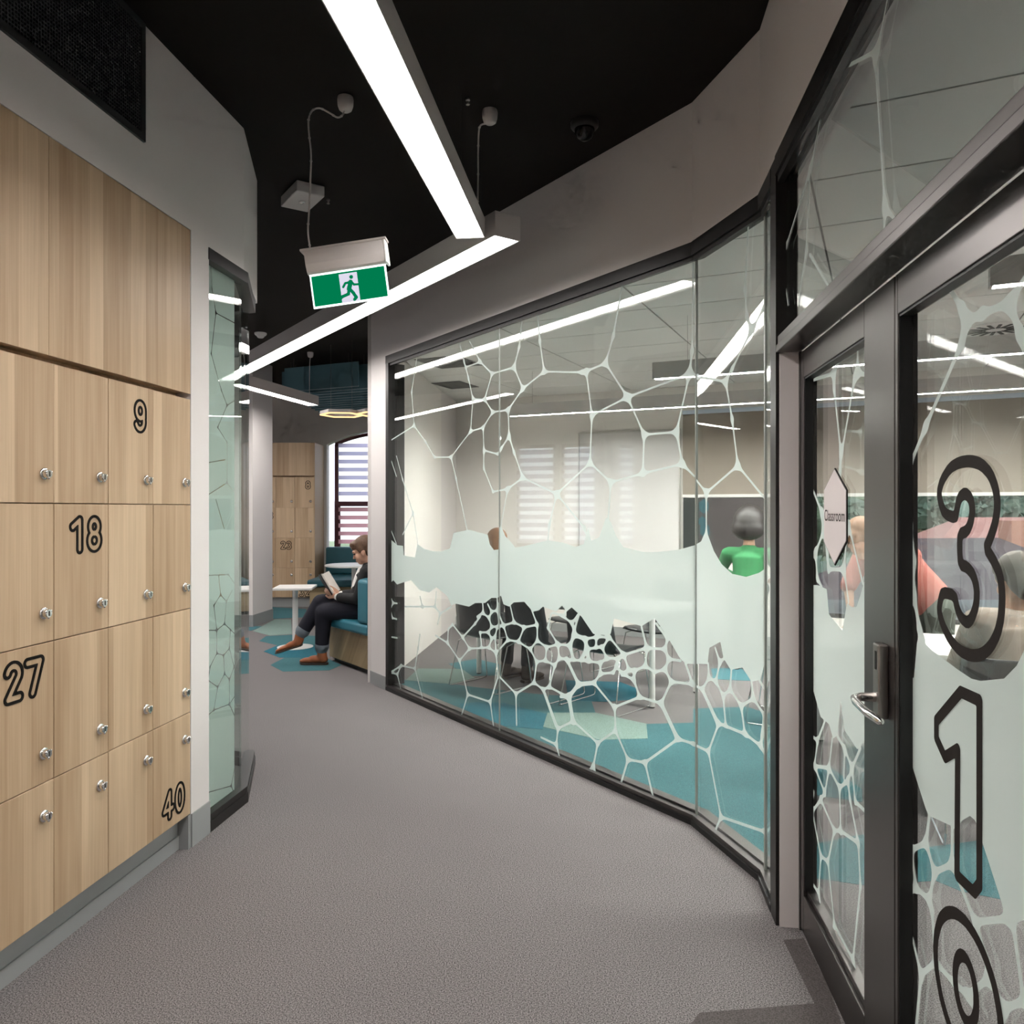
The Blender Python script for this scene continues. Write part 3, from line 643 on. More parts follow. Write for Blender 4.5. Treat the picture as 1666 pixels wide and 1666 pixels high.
web_film('frosted_film', EK_UP, EK_LO, EK_FR, TJ + .004, EKL - .003, .048, 2.70, mp, M['film'], wu=.0050, ku=.013, parent=pane_o[1])
web_film('frosted_film', KD_UP, KD_LO, KD_FR, .006, KDL - .005, .048, 2.70, plane_map(FL[1], FL[2]), M['film'], h=.005, wu=.0052, ku=.013, wl=.0065, kl=.008, parent=pane_o[2])
for p in pane_o[:3]:
    for c in p.children: c.location = wi.translation

# ------------------------------------------------------------------ classroom double door with transom
door = struct(empty('door_1', (DO[0], DO[1], 0), -TH), 'dark aluminium double door with frosted web glass, transom and room number', 'door')
SN, SF = .90, 2.85
mb = MB(); mb.box(0, .0775, SF + .004, SF + .10, 0, 2.77); mb.build('door_post', M['black'], door)
mb = MB(); mb.box(.012, .0775, SF - .004, SF + .004, 0, 2.062); mb.build('jamb_lining', M['jamb'], door)
mb = MB(); mb.box(.0775, .095, SF - .018, SF + .02, 0, 2.062); mb.build('door_stop', M['bronze'], door)
mb = MB(); mb.box(0, .085, SN, SF + .004, 2.062, 2.090); mb.box(.006, .085, SN, SF + .004, 2.090, 2.122); mb.build('transom_bar', M['bronze'], door, bevel=.003)
mb = MB(); mb.box(-.004, .07, SN, SF + .004, 2.70, 2.77); mb.box(.006, .03, SN, SF + .004, 2.675, 2.70); mb.build('door_head', M['black'], door)
mb = MB(); mb.box(0, .0775, SN - .07, SN, 0, 2.77); mb.build('door_post', M['black'], door)
mb = MB(); mb.box(.037, .047, SN, SF, 2.118, 2.705); tp = mb.build('transom_pane', M['glass'], door)
web_film('frosted_film', TR, None, None, .92, SF - .002, 2.124, 2.672, lambda s, z: (.035, s, z), M['film'], h=.005, wu=.005, ku=.012, parent=tp)

def leaf(s0, s1, st0, st1, name):
    """leaf from s0 (near) to s1 (far); st0/st1 widths of near and far stile"""
    r = empty(name); r.parent = door
    x0, x1 = .08, .126
    zt, zb, ztop, zbot = 1.960, .165, 2.056, .012
    for a, b in ((s0, s0 + st0), (s1 - st1, s1)):
        m_ = MB(); m_.box(x0, x1, a, b, zbot, ztop); m_.build('stile', M['bronze'], r, bevel=.002)
    m_ = MB(); m_.box(x0, x1, s0 + st0, s1 - st1, zt, ztop); m_.build('top_rail', M['bronze'], r, bevel=.002)
    m_ = MB(); m_.box(x0, x1, s0 + st0, s1 - st1, zbot, zb - .02); m_.box(x0 + .012, x1, s0 + st0, s1 - st1, zb - .02, zb); m_.build('bottom_rail', M['bronze'], r, bevel=.002)
    m_ = MB()
    for a, b in ((s0 + st0, s0 + st0 + .004), (s1 - st1 - .004, s1 - st1)): m_.box(x0 + .004, .112, a, b, zb, zt)
    m_.box(x0 + .004, .112, s0 + st0, s1 - st1, zt - .006, zt); m_.build('glazing_bead', M['black_flat'], r)
    m_ = MB(); m_.box(.1135, .1215, s0 + st0 - .004, s1 - st1 + .004, zb - .004, zt + .004); m_.build('pane', M['glass'], r)
    return r, (s0 + st0 + .004, s1 - st1 - .004, zb, zt - .006)
fm = lambda s, z: (.1125, s, z)
l1, b1 = leaf(1.905, 2.842, .223, .055, 'door_leaf')
web_film('frosted_film', D1_UP, D1_LO, D1_FR, *b1, fm, M['film'], h=.005, wu=.006, ku=.013, wl=.006, kl=.007, parent=l1)
l2, b2 = leaf(.96, 1.899, .14, .016, 'door_leaf')
web_film('frosted_film', D2_UP, D2_LO, D2_FR, *b2, fm, M['film'], h=.005, wu=.0065, ku=.012, wl=.0065, kl=.007, parent=l2)
def chaikin(P): return [q for a, b in zip(P, P[1:] + P[:1]) for q in ((a[0] * .78 + b[0] * .22, a[1] * .78 + b[1] * .22), (a[0] * .22 + b[0] * .78, a[1] * .22 + b[1] * .78))]
def digit(polys, nm):
    Sg, Zg = grid(1.40, 1.80, .36, 1.64, .004)
    f = np.full(Sg.shape, 9.0)
    for p in polys: f = np.minimum(f, np.abs(poly_field(Sg, Zg, p)) - .0125)
    o = put(nm, field_mesh(nm, f, 1.40, .36, .004, lambda s, z: (.1108, s, z), M['ink_door']), l2)
    return o
def ell(cx, cz, rx, rz): return [(int((cx + rx * math.cos(a * math.pi / 24)) * 1000), int((cz + rz * math.sin(a * math.pi / 24)) * 1000)) for a in range(48)]
for p, txt in (([chaikin(THREE)], 'door_digit'), ([ONE], 'door_digit'), ([ell(1.6, .537, .145, .138), ell(1.6, .54, .047, .062)], 'door_digit')):
    digit(p, txt)['label'] = 'large dark outlined room number digit'
sg = [(a / 1000, b / 1000) for a, b in SIGN]
cxs = sum(p[0] for p in sg) / 6; czs = sum(p[1] for p in sg) / 6
def flat_poly(poly, x0, x1):
    m_ = MB(); n = len(poly)
    m_.add([(x0, s, z) for s, z in poly] + [(x1, s, z) for s, z in poly], [tuple(range(n)), tuple(range(2 * n - 1, n - 1, -1))] + [(i, (i + 1) % n, n + (i + 1) % n, n + i) for i in range(n)])
    return m_
flat_poly(sg, .1085, .1122).build('sign_plate', M['ink_door'], l1)
flat_poly([(cxs + (s - cxs) * .965, czs + (z - czs) * .97) for s, z in sg], .1070, .1086).build('room_sign', plain('sign_white', (.80, .74, .74), .5), l1)
cu = bpy.data.curves.new('sign_text', 'FONT'); cu.body = 'Classroom'; cu.size = .052; cu.align_x = 'CENTER'; cu.align_y = 'CENTER'
to = bpy.data.objects.new('tmp', cu); COL.objects.link(to)
bpy.context.view_layer.update()
tme = bpy.data.meshes.new_from_object(to.evaluated_get(bpy.context.evaluated_depsgraph_get()))
bpy.data.objects.remove(to)
tme.transform(Matrix(((0, 0, 1, .1064), (-1, 0, 0, cxs), (0, 1, 0, czs), (0, 0, 0, 1))))
tme.materials.clear(); tme.materials.append(M['ink_door'])
put('sign_lettering', tme, l1)
# lever handle on the lock stile
m_ = MB(); m_.box(.056, .08, 1.942, 1.985, .985, 1.168); m_.build('lock_plate', M['steel'], l1, bevel=.004)
m_ = MB(); m_.box(.0545, .0562, 1.957, 1.967, 1.105, 1.150); m_.build('card_slot', M['slot'], l1)
m_ = MB(); m_.tube([(.075, 1.965, 1.035), (.02, 1.965, 1.035), (.004, 1.955, 1.033), (.0, 1.93, 1.030), (.004, 1.86, 1.022), (.014, 1.80, 1.018)], [.012, .011, .010, .010, .0095, .009], 12); m_.build('door_handle', M['chrome'], l1, smooth=60)

# ------------------------------------------------------------------ left glazed screen
w2 = struct(empty('window_2', (*LW(-.03, 3.67), 0), 0), 'narrow mint frosted glass screen beside the lockers', 'glass screen')
w2i = Matrix.Translation(w2.location).inverted()
def b2d(mb_, name, mats, parent=w2, **k):
    mb_.xform(w2i); return mb_.build(name, mats, parent, **k)
ls = [LW(0, 3.665), LW(0, 4.06), (L2[0] - .015, L2[1]), L3]
mb = MB(); mb.strip(ls, -.005, .06, 0, .05); mb.strip(ls, .0, .05, .05, .08); b2d(mb, 'sill', M['black'])
mb = MB(); mb.strip(ls, -.004, .06, 2.655, 2.71); b2d(mb, 'head_frame', M['black'])
gl, gm = offset(ls, .030), offset(ls, .040)
po = []
for i in range(3):
    mb = MB(); mb.prism([gl[i], gl[i + 1], gm[i + 1], gm[i]], .06, 2.68); po.append(b2d(mb, 'pane', M['glass_left'] if i == 0 else M['glass']))
f2 = web_film('frosted_film', LF, None, None, 3.67, 4.005, .075, 2.66, lambda s, z: (LW(-.043, s)[0] + w2i.translation.x, LW(-.043, s)[1] + w2i.translation.y, z), M['film_left'], h=.004, wu=.0024, ku=.004, parent=po[0], invert=True)

# ------------------------------------------------------------------ locker banks
ROWS = [(.151, .602), (.602, 1.061), (1.061, 1.518), (1.518, 1.985)]
def lock_mesh():
    m_ = MB()
    m_.lathe([(.0205, 0), (.0205, .003), (.0180, .006), (.0130, .007), (.0120, .011), (.0145, .012), (.0150, .018), (.0130, .021)], n=18, axis='x')
    for k in range(3):
        a = k * 2.094 + .5
        m_.ball((.017, .0130 * math.cos(a), .0130 * math.sin(a)), (.0055, .0060, .0060), n=8)
    m_.box(.0205, .0218, -.0025, .0025, -.008, .008, 1)
    return m_.mesh('lock', [M['chrome'], M['slot']], 50)
LOCK = lock_mesh()
def locker_bank(name, loc, rz, edges, ztop, depth, numbers, label, top_seams, side=False):
    r = empty(name, loc, rz); tag(r, label, 'lockers')
    y0, y1 = edges[0], edges[-1]
    m_ = MB(); m_.box(-depth, -.07, y0, y1, .151, ztop); m_.box(-.07, -.021, y0, y1, .151, 1.975); m_.box(-.07, -.021, y0, y1, 2.012, ztop); m_.build('carcass', M['wood'], r)
    if side:
        m_ = MB(); m_.box(-depth, 0, y1, y1 + .016, .0, ztop); m_.build('side_panel', M['wood'], r, bevel=.001)
    pitch = edges[1] - edges[0]
    meshes = {}
    for ri, (za, zb) in enumerate(ROWS):
        key = round(zb - za, 3)
        if key not in meshes:
            m_ = MB(); m_.box(-.018, 0, -pitch / 2 + .0016, pitch / 2 - .0016, -(zb - za) / 2 + .0016, (zb - za) / 2 - .0016)
            meshes[key] = m_.mesh('door', M['wood'])
        for ci in range(len(edges) - 1):
            yc = (edges[ci] + edges[ci + 1]) / 2; zc = (za + zb) / 2
            d = put('door', meshes[key], r, bevel=.0012, loc=(random.uniform(-.0008, .0008), yc, zc), seg=1)
            zl = .097 - (zb - za) / 2 if ri else (zb - za) / 2 - .108
            lk = put('lock', LOCK, d, loc=(0, pitch / 2 - .049, zl)); lk['label'] = 'chrome cam lock'
            if (ri, ci) in numbers:
                txt, ny, nz, nh = numbers[(ri, ci)]
                nm = put('number', number_mesh(txt, nh), d, loc=(.0008, ny - yc, nz - zc))
                so = nm.modifiers.new('thick', 'SOLIDIFY'); so.thickness = .003; so.offset = 0
                nm['label'] = 'black outlined locker number ' + txt
    ya = y0
    for yb in top_seams + [y1]:
        m_ = MB(); m_.box(-.02, 0, ya + .0008, yb - .0008, 2.008, ztop); m_.build('top_panel', M['wood'], r, bevel=.001); ya = yb
    return r
pt = .2877
ed = [3.508 - pt * (6 - i) for i in range(7)]
# columns: index 0,1 out of view, 2..5 in view
locker_bank('locker_bank', (LO[0], LO[1], 0), -TH, ed, 2.732, .5,
            {(3, 4): ('9', 3.131, 1.866, .150), (2, 3): ('18', 2.806, 1.411, .150), (1, 2): ('27', 2.508, .960, .150), (0, 5): ('40', 3.374, .255, .150)},
            'oak laminate locker wall with chrome locks and black outlined numbers on the left', [2.28, 2.62])
e2 = [-3.023 - .29 * (5 - i) for i in range(6)]
locker_bank('locker_bank', (0, 12.0, 0), -math.pi / 2, e2, 2.51, .58,
            {(3, 4): ('8', e2[4] + .20, 1.865, .15), (1, 3): ('23', e2[3] + .155, .945, .15), (0, 4): ('32', e2[4] + .15, .225, .15), (2, 2): ('13', e2[2] + .165, 1.40, .15)},
            'oak laminate locker bank at the far end beside the arched window', [e2[2]], side=True)
mb = MB(); mb.box(-4.5, -3.05, 12.05, 12.58, 0, .150)
struct(mb.build('baseboard_far', M['skirting']), 'grey kickboard under the far locker bank', 'baseboard')

# ------------------------------------------------------------------ perforated air grille, high on the left wall
gr = empty('air_grille', (*LW(0, 2.0), 2.956), -TH); tag(gr, 'black perforated air grille high on the left wall', 'vent')
m_ = MB(); y0, y1, z0, z1 = -1.6, 1.15, 0, CEIL - 2.956 - .004
for a in ((y0, y1, 0, .028), (y0, y1, z1 - .028, z1)): m_.box(.0005, .012, *a)
for a in ((y0, y0 + .028), (y1 - .028, y1)): m_.box(.0005, .012, *a, .028, z1 - .028)
m_.build('frame', plain('dark_grille_frame', (.045, .045, .047), .4), gr)
m_ = MB(); m_.box(.0005, .002, y0 + .028, y1 - .028, .028, z1 - .028); m_.build('backing', M['mesh_hole'], gr)
m_ = MB(); st = .013
n1 = int((y1 - y0 - .056) / st)
for i in range(n1 + 1): m_.box(.004, .008, y0 + .028 + i * st, y0 + .028 + i * st + .0045, .028, z1 - .028)
for i in range(int((z1 - .056) / st) + 1): m_.box(.0035, .0075, y0 + .028, y1 - .028, .028 + i * st, .028 + i * st + .0045)
o = m_.build('perforated_mesh', M['mesh'], gr); o['kind'] = 'stuff'

# ------------------------------------------------------------------ linear pendants
def pendant(name, a, b, z, w, h, mat, label, cat='light', group=None, lip=.012, rec=.003):
    L = math.hypot(b[0] - a[0], b[1] - a[1]); rz = math.atan2(b[1] - a[1], b[0] - a[0])
    r = empty(name, (a[0], a[1], z), rz); tag(r, label, cat, group)
    m_ = MB(); m_.box(0, L, -w / 2, -w / 2 + .004, 0, h); m_.box(0, L, w / 2 - .004, w / 2, 0, h); m_.box(0, L, -w / 2 + .004, w / 2 - .004, h - .004, h)
    m_.build('body', M['lamp_body'], r)
    m_ = MB(); m_.box(0, .012, -w / 2 + .004, w / 2 - .004, 0, h - .004); m_.build('end_cap', M['lamp_body'], r)
    m_ = MB(); m_.box(L - .012, L, -w / 2 + .004, w / 2 - .004, 0, h - .004); m_.build('end_cap', M['lamp_body'], r)
    m_ = MB(); m_.box(.012, L - .012, -w / 2 + lip, w / 2 - lip, rec, rec + .003); m_.build('diffuser', mat, r)
    m_ = MB()
    m_.box(.012, L - .012, -w / 2 + .004, -w / 2 + lip, rec - .001, rec + .005); m_.box(.012, L - .012, w / 2 - lip, w / 2 - .004, rec - .001, rec + .005); m_.build('lip', M['lamp_body'], r)
    zc = (CEIL if mat is M['strip'] else RH) - z - .003
    for s in (.25, L - .25):
        m_ = MB(); m_.tube([(s, 0, h), (s, 0, zc)], .0009, 6); m_.build('suspension_wire', M['slot'], r)
    return r
ZP = 2.84
pe = (-.205, 3.90)                                                    # far end of the near strip
CG = 'corridor linear pendants'
pendant('linear_light', (pe[0] - ST * 5.5, pe[1] - CT * 5.5), pe, ZP, .145, .095, M['strip'], 'long glowing linear pendant running overhead toward the camera', group=CG, lip=.006, rec=.034)
nb = (-.020, 3.89)
pendant('linear_light', nb, (-3.03, 8.28), ZP, .150, .120, M['strip'], 'glowing linear pendant running alongside the classroom glass behind the exit sign', group=CG, lip=.008, rec=.010)
pendant('linear_light', (-2.98, 8.46), (-2.577, 10.21), ZP, .150, .120, M['strip'], 'short far linear pendant ending in front of the blue baffles', group=CG, lip=.008, rec=.010)
pendant('linear_light', (-5.73, 9.25), (-3.80, 6.54), ZP, .145, .115, M['strip'], 'linear pendant of the lounge round the corner, only mirrored in the glass', group=CG)
pendant('linear_light', (-6.20, 10.75), (-4.02, 10.05), ZP, .145, .115, M['strip'], 'unseen linear pendant added behind the white column to brighten the lounge', group=CG)  # added fill lamp, out of view; lifts the far lockers and column
# classroom pendants
CLD = (.907, -.422)
def crp(a, L): return a, (a[0] + CLD[0] * L, a[1] + CLD[1] * L)
pendant('linear_light', *crp((-.02, 8.10), 6.6), 2.45, .07, .12, M['strip_room'], 'long linear pendant near the classroom back wall', group='classroom linear pendants', lip=.008)
pendant('linear_light', *crp((1.04, 5.78), 5.4), 2.45, .07, .12, M['strip_room'], 'linear pendant in the middle of the classroom', group='classroom linear pendants', lip=.008)
pendant('linear_light', *crp((2.05, 3.38), 4.2), 2.45, .07, .12, M['strip_room'], 'linear pendant in the classroom just beyond the doors', group='classroom linear pendants', lip=.008)

# ------------------------------------------------------------------ small ceiling things
def rose(x, y, pts, label, z=CEIL, clips=True):
    r = empty('ceiling_rose', (x, y, z)); tag(r, label, 'power outlet', 'ceiling roses with cords')
    m_ = MB(); m_.lathe([(.036, 0), (.038, -.012), (.036, -.040), (.030, -.058), (.020, -.066), (.006, -.068)], n=24); m_.build('cap', M['lamp_body'], r, smooth=40)
    P = [Vector(p) - Vector((x, y, z)) for p in pts]
    out = []
    for i in range(len(P) - 1):
        p0, p1, p2, p3 = P[max(i - 1, 0)], P[i], P[i + 1], P[min(i + 2, len(P) - 1)]
        for k in range(6):
            t = k / 6
            out.append(.5 * (2 * p1 + (p2 - p0) * t + (2 * p0 - 5 * p1 + 4 * p2 - p3) * t * t + (3 * p1 - p0 - 3 * p2 + p3) * t ** 3))
    out.append(P[-1])
    m_ = MB(); m_.tube(out, .0042, 7); m_.build('cord', M['lamp_body'], r, smooth=60)
    if clips:
        for k in range(8, len(out), 7):
            m_ = MB(); m_.ball(out[k], (.007, .007, .005), n=8); m_.build('cable_clip', M['lamp_body'], r, smooth=180)
    return r
def px(x, y, Y): return ((x - 833) / 1280 * Y, Y, 1.5 + (828 - y) * Y / 1280)
Yr = 3.70
def wire(pts, Y0, Y1): n = len(pts) - 1; return [px(a, b, Y0 + (Y1 - Y0) * i / n) for i, (a, b) in enumerate(pts)]
rz0 = px(562, 158, 3.69)
rose(rz0[0], rz0[1], wire([(562, 172), (558, 186), (549, 191), (535, 183), (520, 176), (508, 180), (502, 195), (503, 220), (506, 250), (505, 290), (503, 340), (501, 375), (504, 402)], 3.69, 3.58), 'white ceiling rose with a cord looping down to the exit sign')
rz1 = px(797, 180, 3.81)
rose(rz1[0], rz1[1], wire([(797, 194), (792, 200), (782, 204), (779, 215), (778, 250), (778, 290), (777, 328)], 3.81, 3.84), 'white ceiling rose with a cord dropping to the pendant junction')
rz2 = px(505, 573, 9.69)
rose(rz2[0], rz2[1], wire([(505, 581), (504, 590), (503.5, 610), (503.5, 640)], 9.69, 9.95), 'distant white ceiling rose above the short far pendant', clips=False)

em = empty('emergency_light', (*px(492, 312, 4.78)[:2], CEIL), math.radians(34)); tag(em, 'white boxy emergency light on the black ceiling', 'light')
m_ = MB(); m_.box(-.085, .085, -.15, .15, -.065, 0); m_.build('housing', M['lamp_body'], em, bevel=.006)
m_ = MB(); m_.lathe([(.022, -.064), (.022, -.069), (.014, -.073), (.002, -.074)], n=20); m_.build('lens', M['chrome'], em, smooth=40)
sd = empty('smoke_detector', (*px(424, 539, 8.63)[:2], CEIL)); tag(sd, 'small white smoke detector on the far black ceiling', 'smoke detector')
m_ = MB(); m_.lathe([(.065, 0), (.065, -.015), (.055, -.028), (.048, -.030)], n=24); m_.build('base', M['white'], sd, smooth=40)
m_ = MB(); m_.lathe([(.042, -.029), (.038, -.045), (.025, -.055), (.004, -.057)], n=24); m_.build('chamber', M['white'], sd, smooth=40)
dc = empty('dome_camera', (*px(951, 195, 3.93)[:2], CEIL)); tag(dc, 'dark dome camera on the black ceiling', 'camera')
m_ = MB(); m_.lathe([(.070, 0), (.070, -.020), (.060, -.032), (.052, -.034)], n=24); m_.build('base', plain('dark_camera_housing', (.02, .018, .018), .4), dc, smooth=40)
m_ = MB(); m_.lathe([(.051, -.032), (.048, -.055), (.036, -.076), (.018, -.088), (.003, -.090)], n=24); m_.build('dome', plain('smoked_dome', (.01, .01, .012), .12), dc, smooth=60)
for (x, y, Y) in ((761, 125, 3.7), (534, 380, 4.9)):
    p = px(x, y, Y)
    m_ = MB(); m_.lathe([(.011, 0), (.011, -.010), (.006, -.014), (.006, -.024), (.010, -.027), (.009, -.030)], n=12)
    o = m_.build('sprinkler_head', M['steel'], loc=(p[0], p[1], CEIL), smooth=40)
    tag(o, 'tiny sprinkler head on the ceiling ' + ('right of the long pendant' if x > 700 else 'above the exit sign'), 'sprinkler', 'ceiling sprinkler heads')

# ------------------------------------------------------------------ exit sign (hangs a little crooked)
exs = empty('exit_sign', px(566, 444, 3.58)); exs.rotation_euler = (0, math.radians(-7.6), math.radians(-3)); tag(exs, 'green illuminated running man exit sign hanging from the ceiling', 'sign')
k = 3.58 / 1280
m_ = MB(); m_.box(-71 * k, 71 * k, -.034, .034, 42 * k, 46 * k); m_.build('top_plate', M['lamp_body'], exs, bevel=.003)
m_ = MB()
pr = [(-.030, 42 * k), (.030, 42 * k), (.030, 20 * k), (.020, 8 * k), (.010, 5 * k), (-.010, 5 * k), (-.020, 8 * k), (-.030, 20 * k)]
n = len(pr); m_.add([(-65 * k, a, b) for a, b in pr] + [(65 * k, a, b) for a, b in pr], [tuple(range(n)), tuple(range(2 * n - 1, n - 1, -1))] + [(i, (i + 1) % n, n + (i + 1) % n, n + i) for i in range(n)])
m_.build('housing', M['lamp_body'], exs, bevel=.002)
m_ = MB(); m_.box(65 * k, 69 * k, -.032, .032, 4 * k, 42 * k); m_.build('end_cap', M['white'], exs, bevel=.004)
m_ = MB(); m_.box(-63 * k, 63 * k, -.004, .004, -50 * k, 6 * k); m_.build('light_blade', emit('exit_edge_light', (.85, 1.0, .97), 1.2), exs)
ew, eh0, eh1 = 60.5 * k, -47.5 * k, 2 * k
m_ = MB(); m_.box(-ew, ew, -.0056, -.0046, eh0, eh1); m_.build('green_panel', emit('exit_green', (.0, .078, .030), 1.0), exs)
m_ = MB(); m_.box(-15 * k, 15 * k, -.0066, -.0056, -48 * k, -1 * k); m_.build('white_door', emit('exit_white', (.80, .78, .92), .36), exs)
EG = emit('exit_green_figure', (.0, .078, .030), 1.0)
def figs(lines, ws):
    Sg, Zg = grid(-22 * k, 18 * k, -48 * k, 0, .0011); f = np.full(Sg.shape, 9.0)
    for l, w_ in zip(lines, ws):
        ll = [[(a * k * 1000, b * k * 1000) for a, b in l]]
        f = np.minimum(f, seg_field(Sg, Zg, ll, w_ * k, .0006, -22 * k, -48 * k, .0011))
    return f
f = figs([[(5.0, -8.2), (5.01, -8.2)], [(3, -16), (-1, -27)], [(2, -16), (-6, -17), (-10, -22.5)], [(4, -16), (8, -21), (15, -21.5)], [(-1, -27), (-3, -35), (-14, -38), (-18, -41)], [(0, -27), (5, -34), (9, -42), (6, -45)]],
         [3.1, 3.7, 1.9, 1.8, 2.5, 2.6])
put('running_man', field_mesh('running_man', f, -22 * k, -48 * k, .0011, lambda s, z: (s, -.0072, z), EG), exs)

# ------------------------------------------------------------------ lounge: tables, benches, baffles, hex pendant, window
st_ = empty('side_table', (-2.35, 8.53, 0), math.radians(6)); tag(st_, 'small white square side table in front of the seated reader', 'table')
m_ = MB(); m_.box(-.205, .205, -.20, .20, .635, .662); m_.build('table_top', M['white'], st_, bevel=.006)
m_ = MB(); m_.lathe([(.030, .02), (.030, .635)], n=20); m_.build('pole', M['white'], st_, smooth=40)
m_ = MB(); m_.lathe([(.19, 0), (.19, .008), (.17, .012), (.04, .022)], n=32); m_.build('base', M['white'], st_, smooth=40)
rt = empty('round_table', (-2.19, 10.9, 0)); tag(rt, 'white round cafe table in front of the far window seat', 'table')
m_ = MB(); m_.lathe([(.375, .705), (.395, .712), (.395, .726), (.385, .732), (.002, .732)], n=40); m_.build('table_top', M['white'], rt, smooth=40)
m_ = MB(); m_.lathe([(.032, .02), (.032, .706)], n=20); m_.build('pole', M['white'], rt, smooth=40)
m_ = MB(); m_.lathe([(.22, 0), (.22, .008), (.04, .02)], n=32); m_.build('base', M['white'], rt, smooth=40)

bn = empty('bench', (-1.84, 7.72, 0)); tag(bn, 'teal upholstered bench with oak base under the seated reader', 'bench')
o0 = Vector((-1.84, 7.72))
def loc2(pts): return [(x - o0.x, y - o0.y) for x, y in pts]
fr_a, fr_b = (-1.845, 7.70), (-1.62, 9.1)                             # front edge of the seat, near to far
wl_a, wl_b = (-1.262, 6.95), (-1.0, 9.1)                              # along the wall
m_ = MB(); m_.prism(loc2([(-1.80, 7.76), (-1.27, 7.05), (-1.02, 9.05), (-1.58, 9.05)]), .05, .36); m_.build('base', M['wood_bench'], bn)
m_ = MB(); m_.prism(loc2([(-1.76, 7.80), (-1.28, 7.12), (-1.03, 9.0), (-1.54, 9.0)]), 0, .05); m_.build('plinth', M['black_flat'], bn)
m_ = MB(); m_.prism(loc2([fr_a, (-1.285, 6.99), (-1.02, 9.1), fr_b]), .362, .462); m_.build('seat_cushion', M['teal_fabric'], bn, bevel=.025, seg=4)
m_ = MB(); m_.prism(loc2([(-1.405, 7.14), (-1.285, 7.0), (-1.03, 9.1), (-1.15, 9.1)]), .464, .86); m_.build('back_cushion', M['teal_fabric'], bn, bevel=.03, seg=4)
b2_ = empty('window_seat', (-2.0, 12.0, 0)); tag(b2_, 'dark teal upholstered window seat with oak base below the arched window', 'bench')
m_ = MB(); m_.box(-.93, .93, -.60, .55, .05, .37); m_.build('base', M['wood_bench'], b2_)
m_ = MB(); m_.box(-.91, .91, -.56, .55, 0, .05); m_.build('plinth', M['black_flat'], b2_)
m_ = MB(); m_.box(-.96, .95, -.66, .40, .372, .475); m_.build('seat_cushion', M['teal_fabric2'], b2_, bevel=.03, seg=4)
m_ = MB(); m_.box(-.93, .95, .36, .55, .477, .90); m_.build('back_cushion', M['teal_fabric2'], b2_, bevel=.03, seg=4)

M['felt_edge_lit'] = plain('lit_felt_edge', (.30, .40, .44), .9)  # paler cut edge with the light from below painted into its colour
for i in range(11):
    n_ = i * .19
    a = ((-2.615 - (.10 + .07 * i if i else 0)) * 1.12 + .425 * n_, (9.05 + (.05 + .033 * i if i else 0)) * 1.12 + .905 * n_)
    L = 1.16 if i == 0 else 1.36 + .10 * min(i, 6)
    if i > 6: L -= .17 * (i - 6)
    m_ = MB(); m_.box(0, L, -.006, .006, 0, .30)
    o = m_.build('acoustic_baffle', M['felt'], loc=(a[0], a[1], 3.01), rot=(0, 0, math.atan2(-.425, .905)))
    tag(o, 'blue grey felt baffle hanging flat-on under the lounge ceiling, %s of the row' % ('nearest' if i == 0 else 'farthest' if i == 10 else ['', 'second', 'third', 'fourth', 'fifth', 'sixth', 'seventh', 'eighth', 'ninth', 'tenth'][i] + ' back'), 'baffle', 'felt ceiling baffles')
    m_ = MB(); m_.box(0, L, -.007, .007, -.007, 0); m_.build('lit_bottom_edge', M['felt_edge_lit'], o)
    m_ = MB(); m_.tube([(.15, 0, .30), (.15, 0, CEIL - 3.013)], .0015, 5); m_.tube([(L - .15, 0, .30), (L - .15, 0, CEIL - 3.013)], .0015, 5); m_.build('hanger_wire', M['steel'], o)

def hexring(c, r, a0):
    P = [(c[0] + r * math.cos(a0 + i * math.pi / 3), c[1] + r * math.sin(a0 + i * math.pi / 3)) for i in range(6)]
    Q = [(c[0] + (r - .028) * math.cos(a0 + i * math.pi / 3), c[1] + (r - .028) * math.sin(a0 + i * math.pi / 3)) for i in range(6)]
    return P, Q
hp = empty('hexagon_pendant', (-1.98, 9.15, 2.585)); tag(hp, 'pair of joined warm glowing hexagon ring pendants over the bench', 'light')
for c in ((0, 0), (.43, -.06)):
    P, Q = hexring(c, .25, .1)
    m_ = MB(); m2 = MB()
    for i in range(6):
        j = (i + 1) % 6
        m_.prism([P[i], P[j], Q[j], Q[i]], .014, .05); m2.prism([P[i], P[j], Q[j], Q[i]], 0, .014)
    rb = m_.build('ring_body', M['lamp_body'], hp); m2.build('ring_diffuser', M['warm'], rb)
m_ = MB()
for x, y in ((-.15, .1), (.15, -.15), (.55, .08)): m_.tube([(x, y, .05), (x, y, CEIL - 2.585)], .0015, 5)
m_.build('suspension_wire', M['steel'], hp)

w3 = struct(empty('window_3', (-2.0, 12.72, .8)), 'arched window with maroon frame and banded zebra blind', 'window')
def W3(x, z): return (x + 2.0, z - .8)
yf = 0.0
m_ = MB(); q0, q1 = X0 + .10, X1
P_out = []; P_in = []
for i in range(NS + 1):
    x = q0 + (q1 - q0) * i / NS; P_out.append(W3(x, archz(x) - .012)); P_in.append(W3(max(q0 + .05, x), archz(x) - .062))
for i in range(NS):
    a, b, c, d = P_out[i], P_out[i + 1], P_in[i + 1], P_in[i]
    m_.add([(p[0], yf, p[1]) for p in (a, b, c, d)] + [(p[0], yf + .06, p[1]) for p in (a, b, c, d)], [(0, 1, 2, 3), (7, 6, 5, 4), (0, 4, 5, 1), (2, 6, 7, 3)])
m_.build('arch_frame', M['maroon'], w3)
m_ = MB(); m_.box(q0 + 2.0, q0 + 2.06, yf, yf + .06, 0, 1.75); m_.box(q0 + 2.0, q0 + 2.09, yf - .01, yf + .05, 0, .75); m_.build('side_frame', M['maroon'], w3)
